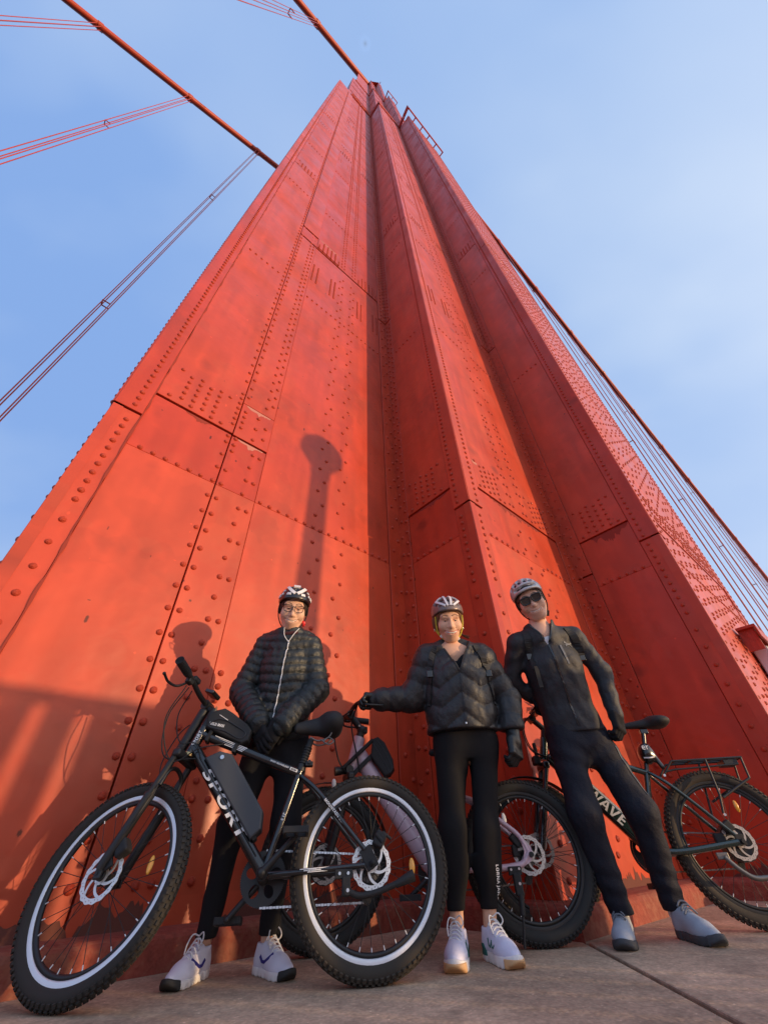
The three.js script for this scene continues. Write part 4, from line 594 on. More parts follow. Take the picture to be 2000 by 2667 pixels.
  for (const s of [-1, 1]) { const p = bp(s); mesh('grip', S.g(cyl(p[3].clone().lerp(p[4], 0.15), p[4], 0.0175, 0.019, 16)), blackMatt, b); mesh('brake_lever', S.g(merge([box([p[2].x + 0.03, p[2].y, p[2].z + s * 0.04], [0.05, 0.04, 0.035], 0.01), tube([[p[2].x, p[2].y - 0.01, p[2].z + s * 0.03], [p[2].x + 0.02, p[2].y - 0.03, p[2].z + s * 0.10], [p[2].x + 0.12, p[2].y - 0.035, p[2].z + s * 0.12]], 0.006, 20, 7)])), blackSatin, b); }
  for (const [z, k] of [[0.06, 0], [0.10, 0.06]]) mesh('brake_cable', tube([S.p(V(br.x, br.y + 0.01, z + 0.1)), S.p(V(br.x - 0.1 + k * 1.5, br.y - 0.07, z)), S.p(V(br.x - 0.07 + k * 1.8, br.y - 0.25, z * 0.7)), V(-0.955 + k * 1.3, 0.72, 0.045)], 0.0045, 40, 7), blackMatt, b);
  mesh('headlight', S.g(merge([cyl([hl[0] - 0.10, 0.735, 0.01], [hl[0] - 0.035, 0.742, 0.01], 0.024, 0.02, 18), cyl([hl[0] - 0.02, 0.742, 0.02], [hl[0] - 0.02, 0.742, 0.06], 0.022, 0.022, 18)])), blackSatin, b);
  mesh('front_reflector', S.g(ball([fh.x + 0.02, 0.672, 0.05], 0.022, 0.6, 1.1, 0.6)), whitePart, b);
  { const s = new THREE.Shape([[-0.795, 0.885], [-0.77, 0.893], [-0.735, 0.865], [-0.69, 0.775], [-0.685, 0.735], [-0.705, 0.712], [-0.73, 0.705], [-0.805, 0.80]].map(p => new THREE.Vector2(...p))); const bag = mesh('frame_bag', new THREE.ExtrudeGeometry(s, { depth: 0.07, bevelEnabled: true, bevelSize: 0.008, bevelThickness: 0.012, bevelSegments: 3 }).translate(0, 0, -0.02), blackMatt, b); mesh('bag_piping', merge([tube([[-0.80, 0.865, 0.062], [-0.755, 0.80, 0.063], [-0.705, 0.715, 0.062]], 0.002), tube([[-0.775, 0.882, 0.062], [-0.735, 0.83, 0.063], [-0.69, 0.735, 0.062], [-0.70, 0.712, 0.062]], 0.002)]), greyPlastic, bag); }
  mesh('bag_strap', merge([cyl([-0.975, 0.745, 0.05], [-0.80, 0.885, 0.055], 0.0115, 0.0115, 10), box([-0.86, 0.76, 0.047], [0.16, 0.024, 0.004], 0, [0, 0, 0.7]), box([-0.77, 0.765, 0.045], [0.03, 0.11, 0.01], 0.004, [0, 0, 0.62])]), blackMatt, b);
}
// ---- dark green e-bike with rear rack behind the man ----
{
  const b = thing('bicycle', 'dark green e-bike with a rear rack behind the man', 'bicycle', [0, 0, 0]);
  placeBike(b, 1.906, -2.95, -7.7, -3.95);
  const R = 0.347, bb = [-0.455, 0.325], st = [-0.316, 0.715], hl = [-0.925, 0.80], ht = [-0.885, 0.93], S = steerer(hl, ht, 8), fh = V(-1.087, R, 0), o = { R, tw: 0.028, rim: blackSatin, inner: true, tyreMat: dustyRubber, tread: mudTread, knob: 0.004, rotorMat: std({ rgb: [0.55, 0.50, 0.45], metalness: 0.7, roughness: 0.45 }) };
  wheel(b, V(0, R, 0), null, { ...o, motor: true, reflectors: [[1.05, amber], [-1.2, whitePart]] }); wheel(b, S.p(fh), S.q, { ...o, reflectors: [[1.2, whitePart]] });
  tubeP('seat_tube', b, bb, st, 0.0175, greenPaint); tubeP('head_tube', b, hl, ht, 0.027, greenPaint); tubeP('top_tube', b, [-0.885, 0.90], [-0.322, 0.70], 0.018, greenPaint);
  const d0 = [-0.885, 0.835], d1 = [-0.462, 0.345]; mesh('down_tube', (() => { const L = Math.hypot(d1[0] - d0[0], d1[1] - d0[1]); return along(new RoundedBoxGeometry(L, 0.092, 0.062, 4, 0.026), d0, d1, 0, 0.5); })(), greenPaint, b);
  mesh('lettering', along(text('WAVE', 0.052, 0.0012, 1.15, 0.1), d0, d1, 0.0312, 0.60, -0.002), whiteDecal, b).userData.label = 'pale WAVE lettering on the down tube'; mesh('tube_stripes', merge([along(box([0, 0, 0], [0.34, 0.005, 0.002]), d0, d1, 0.0295, 0.52, 0.031), along(box([0, 0, 0], [0.34, 0.003, 0.002]), d0, d1, 0.028, 0.54, 0.037)]), whiteDecal, b);
  for (const s of [-1, 1]) { mesh('seat_stay', tube([[st[0], 0.70, s * 0.014], [-0.25, 0.638, s * 0.045], [-0.02, 0.375, s * 0.068]], 0.0105, 24, 10), greenPaint, b); mesh('chain_stay', tube([[bb[0], bb[1], s * 0.03], [-0.34, 0.315, s * 0.05], [-0.02, 0.345, s * 0.068]], 0.0155, 24, 10), greenPaint, b); }
  mesh('dropout', merge([box([-0.005, 0.355, 0.068], [0.045, 0.05, 0.008], 0.003), cyl([0, R, 0.06], [0, R, 0.088], 0.011, 0.011, 6)]), blackMatt, b); mesh('brake_caliper', merge([box([-0.03, 0.415, 0.045], [0.055, 0.05, 0.04], 0.008, [0, 0, 0.5]), box([-0.09, 0.36, 0.03], [0.06, 0.06, 0.03], 0.01)]), blackMatt, b);
  mesh('saddle', saddleGeo.clone().scale(1.0, 1.0, 0.9).translate(-0.205, 0.955, 0), blackMatt, b); mesh('seat_post', merge([cyl([st[0], 0.71, 0], [-0.238, 0.935, 0], 0.0148, 0.0148, 16), box([-0.235, 0.93, 0], [0.05, 0.03, 0.03], 0.006)]), blackGloss, b);
  mesh('saddle_bag', nets((() => { const a = ell([-0.285, 0.80, 0.01], [0.045, 0.06, 0.05]), c = cap([-0.27, 0.84, 0.02], [-0.225, 0.72, 0.03], 0.018, 0.014); return (x, y, z) => smin(a(x, y, z), c(x, y, z), 0.02); })(), [-0.35, 0.68, -0.06], [-0.18, 0.89, 0.08], 0.005), blackGloss, b); mesh('lettering', text('er', 0.03, 0.001).translate(-0.29, 0.826, 0.060), whiteDecal, b); mesh('bag_band', tube([[-0.318, 0.772, 0.048], [-0.29, 0.768, 0.061], [-0.255, 0.774, 0.052]], 0.004), whiteDecal, b);
  mesh('luggage_rack', merge([cyl([-0.17, 0.745, 0.05], [0.24, 0.745, 0.05], 0.006), cyl([-0.17, 0.745, -0.05], [0.24, 0.745, -0.05], 0.006), cyl([-0.15, 0.745, 0], [0.22, 0.745, 0], 0.005), ...[-0.15, -0.05, 0.06, 0.16, 0.24].map(x => cyl([x, 0.745, -0.05], [x, 0.745, 0.05], 0.006)), cyl([-0.17, 0.745, 0.05], [-0.245, 0.672, 0.045], 0.006), cyl([-0.17, 0.745, -0.05], [-0.245, 0.672, -0.045], 0.006), cyl([-0.17, 0.70, 0.05], [0.20, 0.71, 0.05], 0.005), cyl([-0.22, 0.692, 0.048], [-0.17, 0.70, 0.05], 0.005), cyl([0.235, 0.745, 0.05], [0.215, 0.635, 0.06], 0.006), cyl([0.235, 0.745, -0.05], [0.215, 0.635, -0.06], 0.006), cyl([0.03, 0.745, 0.05], [0.0, 0.56, 0.075], 0.0065), cyl([0, 0.56, 0.075], [-0.03, 0.465, 0.075], 0.0065), cyl([0.215, 0.635, 0.06], [0.012, 0.545, 0.075], 0.0065), cyl([0.03, 0.745, -0.05], [-0.03, 0.465, -0.075], 0.0065), cyl([0.215, 0.635, -0.06], [0.012, 0.545, -0.075], 0.0065), box([0.17, 0.725, 0], [0.08, 0.03, 0.09], 0.004)]), blackSatin, b);
  for (const g of [cyl([-0.245, 0.672, 0.05], [-0.245, 0.672, 0.06], 0.007), cyl([-0.03, 0.465, 0.08], [-0.03, 0.465, 0.09], 0.007)]) mesh('bolt', g, steel, b);
  crankset(b, bb, 0.092, 1.1, blackMatt); chain(b, bb, 0.092, [0, R], 0.045, darkSteel); mesh('chain_guard', new THREE.TorusGeometry(0.10, 0.006, 8, 40).translate(bb[0], bb[1], -0.048), blackSatin, b);
  mesh('kickstand', merge([box([-0.135, 0.29, 0.07], [0.06, 0.03, 0.018], 0.004), tube([[-0.13, 0.285, 0.078], [-0.09, 0.235, 0.085], [-0.04, 0.20, 0.088], [0.03, 0.198, 0.088], [0.20, 0.21, 0.088]], 0.012, 30, 10)]), darkSteel, b);
  const cr = S.at(0.755), legs = []; for (const s of [-1, 1]) { const a = cr.clone().add(V(0, 0, s * 0.06)), d = fh.clone().add(V(0, 0, s * 0.064)), m = a.clone().lerp(d, 0.42); legs.push(cyl(a, m, 0.016, 0.016, 14), cyl(m, d, 0.0225, 0.02, 14)); } legs.push(box([cr.x, cr.y + 0.01, 0], [0.045, 0.042, 0.165], 0.014)); mesh('fork', S.g(merge(legs)), blackGloss, b);
  const arc = []; for (let i = 0; i <= 18; i++) { const a = 0.15 + i / 18 * 1.7; arc.push({ p: V(fh.x + (R + 0.018) * Math.cos(a), fh.y + (R + 0.018) * Math.sin(a), 0), n: V(Math.cos(a), Math.sin(a), 0) }); } mesh('mudguard', S.g(ribbon(arc, 0.062, 0.003)), blackMatt, b);
  const top = S.at(0.985), br = V(top.x - 0.07, 1.055, 0); mesh('stem', S.g(merge([cyl(S.at(0.92), top, 0.022, 0.022, 16), cyl(top, br, 0.019, 0.019, 14), cyl(br.clone().add(V(0, 0, -0.028)), br.clone().add(V(0, 0, 0.028)), 0.024, 0.024, 16)])), blackSatin, b);
  const bp = s => [br, V(br.x + 0.0, br.y + 0.03, s * 0.12), V(br.x + 0.02, br.y + 0.05, s * 0.2), V(br.x + 0.075, br.y + 0.055, s * 0.33)]; mesh('handlebar', S.g(merge([tube(bp(1), 0.012, 36, 12), tube(bp(-1), 0.012, 36, 12)])), blackSatin, b);
  for (const s of [-1, 1]) { const p = bp(s); mesh('grip', S.g(cyl(p[2], p[3], 0.018, 0.0195, 16)), blackMatt, b); mesh('bar_end', S.g(cyl(p[3], p[3].clone().add(V(0.004, 0.0005, s * 0.012)), 0.021, 0.019, 18)), s > 0 ? steel : blackMatt, b); mesh('brake_lever', lever(S, V(br.x + 0.012, br.y + 0.035, s * 0.165), s, blackSatin), blackSatin, b); }
  mesh('display', S.g(box([br.x + 0.03, br.y + 0.04, 0.0], [0.06, 0.02, 0.08], 0.007, [0, 0, -0.5])), blackGloss, b); mesh('headlight', S.g(merge([box([hl[0] - 0.05, 0.80, 0], [0.05, 0.055, 0.06], 0.014), box([hl[0] - 0.04, 0.86, 0], [0.02, 0.09, 0.03], 0.006)])), blackSatin, b);
  for (const z of [0.05, 0.09]) mesh('brake_cable', tube([S.p(V(br.x, br.y + 0.02, z + 0.08)), S.p(V(br.x - 0.09, br.y - 0.06, z)), S.p(V(br.x - 0.06, br.y - 0.2, z * 0.6)), V(-0.86, 0.80, 0.035)], 0.004, 40, 7), blackMatt, b);
}

// ======================= people =======================
const skinBump = dataTex(256, (u, v) => 0.5 + (fbmT(u, v, 40, 71, 3) - 0.5) * 0.6);
const skinOf = rgb => phys({ rgb, roughness: 0.52, specularIntensity: 0.45, bumpMap: skinBump, bumpScale: 0.0008 });
const clothBump = dataTex(512, (u, v) => 0.5 + (fbmT(u, v, 9, 75, 4) - 0.5) * 0.9 + (fbmT(u, v, 120, 77, 2) - 0.5) * 0.25);
const weave = dataTex(256, (u, v, i, j) => 0.5 + ((i + j) % 4 < 2 ? 0.14 : -0.14) + (fbmT(u, v, 60, 79, 2) - 0.5) * 0.4);
const nylonBlack = phys({ rgb: [0.016, 0.0195, 0.021], roughness: 0.46, bumpMap: clothBump, bumpScale: 0.005 }), nylonBlack2 = phys({ rgb: [0.022, 0.0205, 0.022], roughness: 0.47, bumpMap: clothBump, bumpScale: 0.004 });
const softshell = phys({ rgb: [0.021, 0.021, 0.026], roughness: 0.62, bumpMap: clothBump, bumpScale: 0.003 }), tights = phys({ rgb: [0.013, 0.012, 0.013], specularIntensity: 0.35, roughness: 0.85, bumpMap: weave, bumpScale: 0.0006 }), trouser = phys({ specularIntensity: 0.5, rgb: [0.015, 0.016, 0.025], roughness: 0.72, bumpMap: clothBump, bumpScale: 0.004 }), knit = phys({ specularIntensity: 0.5, rgb: [0.014, 0.014, 0.017], roughness: 0.9, bumpMap: weave, bumpScale: 0.001 }), leather = phys({ rgb: [0.014, 0.014, 0.014], roughness: 0.33, bumpMap: clothBump, bumpScale: 0.002 });
const mesh1 = phys({ rgb: [0.70, 0.68, 0.78], roughness: 0.75, bumpMap: weave, bumpScale: 0.0012 }), mesh2 = phys({ rgb: [0.66, 0.65, 0.80], roughness: 0.75, bumpMap: weave, bumpScale: 0.0012 }), mesh3 = phys({ rgb: [0.36, 0.39, 0.45], roughness: 0.8, bumpMap: weave, bumpScale: 0.0012 });
const soleWhite = phys({ rgb: [0.78, 0.74, 0.72], roughness: 0.6 }), soleDark = phys({ rgb: [0.055, 0.058, 0.065], roughness: 0.7 }), soleBlack = phys({ rgb: [0.02, 0.02, 0.02], roughness: 0.7 }), gum = phys({ rgb: [0.62, 0.36, 0.17], roughness: 0.6 }), teal = phys({ rgb: [0.02, 0.14, 0.12], roughness: 0.5 }), lace = phys({ rgb: [0.72, 0.70, 0.70], roughness: 0.8 }), lace2 = phys({ rgb: [0.17, 0.18, 0.21], roughness: 0.8 }), indigo = phys({ rgb: [0.02, 0.02, 0.20], roughness: 0.5 });
const eyeWhite = phys({ rgb: [0.70, 0.66, 0.62], roughness: 0.25 }), irisDark = phys({ rgb: [0.035, 0.02, 0.012], roughness: 0.15 }), toothWhite = phys({ rgb: [0.78, 0.74, 0.66], roughness: 0.3 }), lipMat = rgb => phys({ rgb, roughness: 0.5 }), hairMat = rgb => phys({ rgb, roughness: 0.7 });
const lensClear = phys({ rgb: [1, 1, 1], roughness: 0.03, transmission: 1, thickness: 0, ior: 1.45 }), lensDark = phys({ rgb: [0.035, 0.022, 0.018], roughness: 0.06, clearcoat: 1 });
const q3 = (a, b) => [a[0] + b[0], a[1] + b[1], a[2] + b[2]], mid = (a, b, t = 0.5) => [lerp(a[0], b[0], t), lerp(a[1], b[1], t), lerp(a[2], b[2], t)], dist = (a, b) => Math.hypot(a[0] - b[0], a[1] - b[1], a[2] - b[2]);
function boundsOf(pts, m) { const lo = [1e9, 1e9, 1e9], hi = [-1e9, -1e9, -1e9]; for (const p of pts) for (let k = 0; k < 3; k++) { lo[k] = Math.min(lo[k], p[k] - m); hi[k] = Math.max(hi[k], p[k] + m); } return [lo, hi]; }

// ---- head, in its own frame: x to the viewer's right, y up, z out of the face ----
function headField(o) {
  const w = o.wide || 1, j = o.jaw || 1, parts = [
    [ell([0, 0.03, -0.012], [0.077 * w, 0.098, 0.096]), 0.02], [ell([0, -0.03, 0.028], [0.063 * w * j, 0.085, 0.068]), 0.04], [ell([0, -0.098, 0.056], [0.030 * j, 0.024, 0.028]), 0.035],
    [ell([0.039 * w, -0.030, 0.063], [0.030, 0.027, 0.029]), 0.028], [ell([-0.039 * w, -0.030, 0.063], [0.030, 0.027, 0.029]), 0.028],
    [cap([0.056 * w * j, -0.05, -0.005], [0.024 * j, -0.098, 0.048], 0.018, 0.018), 0.03], [cap([-0.056 * w * j, -0.05, -0.005], [-0.024 * j, -0.098, 0.048], 0.018, 0.018), 0.03],
    [cap([-0.042, 0.028, 0.076], [0.042, 0.028, 0.076], 0.013), 0.02], [cap([0, 0.015, 0.088], [0, -0.030, 0.107], 0.0085, 0.0135), 0.014], [ell([0.0125, -0.034, 0.097], [0.009, 0.008, 0.011]), 0.008], [ell([-0.0125, -0.034, 0.097], [0.009, 0.008, 0.011]), 0.008],
    [ell([0, -0.066, 0.078], [0.036, 0.026, 0.026]), 0.02],
    [ell([0.079 * w, -0.004, -0.014], [0.010, 0.032, 0.020]), 0.010], [ell([-0.079 * w, -0.004, -0.014], [0.010, 0.032, 0.020]), 0.010]];
  const eyes = [ell([0.031, 0.004, 0.100], [0.020, 0.0085, 0.0195]), ell([-0.031, 0.004, 0.100], [0.020, 0.0085, 0.0195])];
  const sm0 = [[-0.041, -0.050, 0.082], [-0.022, -0.0635, 0.0975], [0, -0.068, 0.102], [0.022, -0.0635, 0.0975], [0.041, -0.050, 0.082]], mouth = sm0.slice(0, -1).map((p, i) => cap(p, sm0[i + 1], i === 0 ? 0.001 : o.open, i === 3 ? 0.001 : o.open));
  const folds = [-1, 1].map(s => cap([s * 0.024, -0.038, 0.0935], [s * 0.045, -0.064, 0.079], 0.0012, 0.0016));
  return (x, y, z) => {
    let d = parts[0][0](x, y, z); for (let i = 1; i < parts.length; i++) d = smin(d, parts[i][0](x, y, z), parts[i][1]);
    if (Math.abs(d) < 0.03) { for (const e of eyes) d = smax(d, -e(x, y, z), 0.012); for (const m of mouth) d = smax(d, -m(x, y, z), 0.005); for (const m of folds) d = smax(d, -m(x, y, z), 0.006); }
    return d;
  };
}
function buildPerson(o) {
  const J = o.J, base = o.base, rel = g => g.translate(-base[0], 0, -base[2]);
  const P = thing('person', o.label, 'person', [base[0], 0, base[2]], null);
  // head frame
  const look = V3(o.look).normalize(), up0 = V(0, 1, 0), X = up0.clone().cross(look).normalize(), Y = look.clone().cross(X).normalize(), Mr = new THREE.Matrix4().makeBasis(X, Y, look), q = new THREE.Quaternion().setFromRotationMatrix(Mr).multiply(new THREE.Quaternion().setFromAxisAngle(V(0, 0, 1), (o.roll || 0) * D2R));
  const hs = o.hs, eyeOff = V(0, 0.006, 0.088).multiplyScalar(hs).applyQuaternion(q), hc = V3(J.eyes).sub(eyeOff);
  const HM = new THREE.Matrix4().compose(hc, q, V(hs, hs, hs)), toH = g => rel(g.applyMatrix4(HM)), hp = (x, y, z) => V(x, y, z).applyMatrix4(HM).toArray();
  const hf = headField(o);
  const headG = nets(hf, [-0.105, -0.145, -0.125], [0.105, 0.14, 0.135], 0.0032).applyMatrix4(HM);
  // the body under the clothes: one figure of tapered limbs
  const nb = hp(0, -0.06, -0.025), chest = mid(mid(J.shL, J.shR), J.neck, 0.3), pel = mid(J.hipL, J.hipR);
  const bodyF = union(0.06, cap(nb, q3(J.neck, [0, -0.03, 0]), 0.052 * (o.neck || o.k), 0.060 * (o.neck || o.k)), spine([[q3(pel, [0, -0.02, 0]), 0.12 * o.k, 0.075 * o.k], [mid(pel, chest), 0.11 * o.k, 0.07 * o.k], [q3(chest, [0, -0.12, -0.015]), 0.125 * o.k, 0.07 * o.k], [q3(J.neck, [0, -0.05, -0.005]), 0.078 * o.k, 0.058 * o.k]], [1, 0, 0]),
    cap(mid(J.neck, J.shL, 0.4), J.shL, 0.045, 0.045), cap(mid(J.neck, J.shR, 0.4), J.shR, 0.045, 0.045), cap(J.shL, J.elL, 0.042, 0.034), cap(J.elL, J.wrL, 0.034, 0.024), cap(J.shR, J.elR, 0.042, 0.034), cap(J.elR, J.wrR, 0.034, 0.024),
    cap(J.hipL, J.knL, 0.066 * o.k, 0.046 * o.k), cap(J.knL, J.anL, 0.044 * o.k, 0.031 * o.k), cap(J.hipR, J.knR, 0.066 * o.k, 0.046 * o.k), cap(J.knR, J.anR, 0.044 * o.k, 0.031 * o.k));
  const [blo, bhi] = boundsOf([...['hipL', 'hipR', 'knL', 'knR', 'anL', 'anR', 'shL', 'shR', 'elL', 'elR', 'wrL', 'wrR', 'neck'].map(k => J[k]), nb], 0.12);
  const skin = skinOf(o.skin), bodyG = nets(bodyF, blo, bhi, 0.0125);
  mesh('body', rel(merge([headG, bodyG])), skin, P);
  // face
  for (const s of [-1, 1]) {
    const ey = mesh('eye', toH(ball([s * 0.031, 0.003, 0.0728], 0.0125, 1.1, 0.85, 1, 14)), eyeWhite, P);
    mesh('iris', toH(ball([s * 0.031 + (o.gaze || 0), 0.0025, 0.0823], 0.0058, 1, 0.95, 0.6, 10)), irisDark, ey);
    mesh('eyelid', toH(merge([tube([[s * 0.015, 0.004, 0.083], [s * 0.024, 0.0078, 0.0872], [s * 0.034, 0.0078, 0.0860], [s * 0.046, 0.002, 0.076]], 0.0034, 16, 6), tube([[s * 0.016, 0.0, 0.083], [s * 0.026, -0.0046, 0.0862], [s * 0.036, -0.0040, 0.084], [s * 0.046, 0.001, 0.076]], 0.0026, 16, 6)])), skin, ey);
    mesh('eyebrow', toH(ribbon(onSurface(hf, [[s * 0.012, 0.030], [s * 0.026, 0.0365], [s * 0.040, 0.0345], [s * 0.052, 0.026]], 0.13, 0.001, 12), t => (o.browW || 0.006) - 0.003 * t, 0.002)), hairMat(o.brow), P);
  }
  if (o.teeth) mesh('teeth', toH(tube([[-0.029, -0.0585, 0.0895], [-0.014, -0.0645, 0.0968], [0, -0.0663, 0.0982], [0.014, -0.0645, 0.0968], [0.029, -0.0585, 0.0895]], o.open + 0.0006, 20, 8)), toothWhite, P);
  mesh('lips', toH(merge([tube([[-0.041, -0.0485, 0.0815], [-0.021, -0.0575 + (0.0035 - o.open) * 0.6, 0.0975], [0, -0.0600 + (0.0035 - o.open) * 0.6, 0.1018], [0.021, -0.0575 + (0.0035 - o.open) * 0.6, 0.0975], [0.041, -0.0485, 0.0815]], 0.0026, 20, 6), tube([[-0.039, -0.0515, 0.0825], [-0.020, -0.0685 - o.open * 0.7, 0.0965], [0, -0.0730 - o.open * 0.7, 0.0992], [0.020, -0.0685 - o.open * 0.7, 0.0965], [0.039, -0.0515, 0.0825]], 0.0036, 20, 6)])), lipMat(o.lips), P);
  if (o.hair) mesh('hair', toH(nets((x, y, z) => Math.max(hf(x, y, z) - (o.hairT || 0.005), z - (o.hairZ || 0.045) - y * 0.55, -(y + (o.hairLow ?? 0.03)), -(hf(x, y, z) + 0.004)), [-0.105, -0.12, -0.13], [0.105, 0.15, 0.12], 0.0045)), hairMat(o.hair), P);
  return { P, J, rel, toH, hf, hp, base, hs };
}
// ---- helmet: shell on the head's own frame ----
const HC = [0, 0.052, -0.012], HR = [0.099, 0.094, 0.134];
const hdir = (x, y, z, lift = 0) => { const k = 1 / Math.hypot(x / (HR[0] + lift), y / (HR[1] + lift), z / (HR[2] + lift)); return V(HC[0] + x * k, HC[1] + y * k, HC[2] + z * k); };
const hnor = p => V((p.x - HC[0]) / HR[0] ** 2, (p.y - HC[1]) / HR[1] ** 2, (p.z - HC[2]) / HR[2] ** 2).normalize();
function hrib(dirs, w, lift, th) { const c = new THREE.CatmullRomCurve3(dirs.map(d => hdir(...d, lift))), pts = []; for (let i = 0; i <= 14; i++) { const p = c.getPoint(i / 14), d = V(p.x - HC[0], p.y - HC[1], p.z - HC[2]), s = hdir(d.x, d.y, d.z, lift); pts.push({ p: s, n: hnor(s) }); } return ribbon(pts, w, th); }
function helmetShell(lift, cut, vents = [], h = 0.0035) {
  const out = ell(HC, HR.map(r => r + lift)), inn = ell(HC, HR.map(r => r + lift - 0.016)), vs = vents.map(([d, r, e]) => { const p = hdir(...d, lift); return e ? cap(hdir(...d, lift).toArray(), hdir(...e, lift).toArray(), r) : ell(p.toArray(), [r, r, r]); });
  return nets((x, y, z) => { let d = smax(out(x, y, z), -inn(x, y, z), 0.004); d = smax(d, cut(x, y, z), 0.006); if (d < 0.02) for (const v of vs) d = smax(d, -v(x, y, z), 0.004); return d; }, [-0.125, -0.05, -0.165], [0.125, 0.175, 0.15], h);
}
const brimCut = (x, y, z) => (0.036 + 0.25 * z - 0.25 * Math.max(0, Math.abs(x) - 0.06)) - y;
function jacket(o) {   // returns a field: torso spine plus sleeves, puffed by a pattern function
  const T = spine(o.torso, o.right || [1, 0, 0]), arms = o.arms.map(([a, b, ra, rb]) => cap(a, b, ra, rb)), sh = o.shoulders.map(([a, b, ra, rb]) => cap(a, b, ra, rb)), col = o.collar ? spine(o.collar[0], [1, 0, 0]) : null, coli = o.collar ? spine(o.collar[1], [1, 0, 0]) : null;
  return (x, y, z) => {
    let d = T(x, y, z); for (const s of sh) d = smin(d, s(x, y, z), 0.07);
    if (d < 0.05) d += o.puffT(x, y, z);
    let cumul = 0;
    for (let i = 0; i < arms.length; i++) { let a = arms[i](x, y, z); if (a < 0.05) a += o.puffA(arms[i].t(x, y, z) * arms[i].len, i, x, y, z); d = smin(d, a, o.armK || 0.03); }
    if (Math.abs(d) < 0.03) d += o.wr * (fbm(x * (o.fx || 26), y * (o.fy || 15), z * (o.fx || 26), 3) - 0.5);
    d = smax(d, o.hem(x, y, z), 0.012);
    if (col) { let c = col(x, y, z); c = smax(c, -coli(x, y, z), 0.006); c = smax(c, o.collarTop(x, y, z), 0.006); d = smin(d, c, 0.012); }
    if (o.cutV) d = smax(d, -o.cutV(x, y, z), 0.008);
    return d;
  };
}
const puff = (q, a) => -a * Math.pow(Math.abs(Math.sin(Math.PI * q)), 0.55);
function garmentMesh(name, f, pts, m, h, mat, B, parent) { const [lo, hi] = boundsOf(pts, m); return mesh(name, B.rel(nets(f, lo, hi, h)), mat, parent || B.P); }
// ---- gloved or bare hand with five fingers; frame: y towards fingers, z out of the palm ----
function handGeo(side, curl, spread = 0.06, fat = 1) {
  const fs = [], F = [[-0.031, 0.088, 0.050], [-0.0105, 0.096, 0.062], [0.0105, 0.098, 0.068], [0.031, 0.093, 0.060]];
  for (let i = 0; i < 4; i++) { const [x0, y0, L] = F[i]; const c = Array.isArray(curl[0]) ? curl[i] : curl; let p = [x0 * side, y0 - 0.012, 0], a = 0, sx = (i - 1.5) * spread * side; const seg = [L * 0.48 + 0.012, L * 0.32, L * 0.26]; for (let k = 0; k < 3; k++) { a += c[k]; const n = [p[0] + Math.sin(sx) * seg[k] * Math.cos(a), p[1] + Math.cos(a) * seg[k], p[2] + Math.sin(a) * seg[k]]; fs.push(cap(p, n, (0.0103 - k * 0.0008) * fat, (0.0098 - k * 0.0009) * fat)); p = n; } }
  const palm = rbox([0, 0.047, 0], [0.041 * fat, 0.049, 0.0155 * fat], 0.0145), wr = cap([0, -0.055, 0], [0, 0.012, 0], 0.031 * fat, 0.029 * fat);
  const t0 = [0.030 * side, 0.018, 0.008], t1 = [0.056 * side, 0.048, 0.022], t2 = [0.058 * side, 0.082, 0.030 + curl.thumb * 0.01 || 0.030], th = [cap(t0, t1, 0.0145 * fat, 0.0115 * fat), cap(t1, t2, 0.0112 * fat, 0.0092 * fat)];
  return nets((x, y, z) => { let d = smin(palm(x, y, z), wr(x, y, z), 0.03); let f = 1; for (const q of fs) f = Math.min(f, q(x, y, z)); d = smin(d, f, 0.006); for (const t of th) d = smin(d, t(x, y, z), 0.01); return d; }, [-0.085, -0.09, -0.06], [0.085, 0.19, 0.13], 0.0042);
}
function placeHand(g, wrist, dir, palmN, s = 1) { const y = V3(dir).normalize(), z0 = V3(palmN), x = y.clone().cross(z0).normalize(), z = x.clone().cross(y); g.applyMatrix4(new THREE.Matrix4().makeBasis(x, y, z).scale(V(s, s, s)).setPosition(...wrist)); return g; }
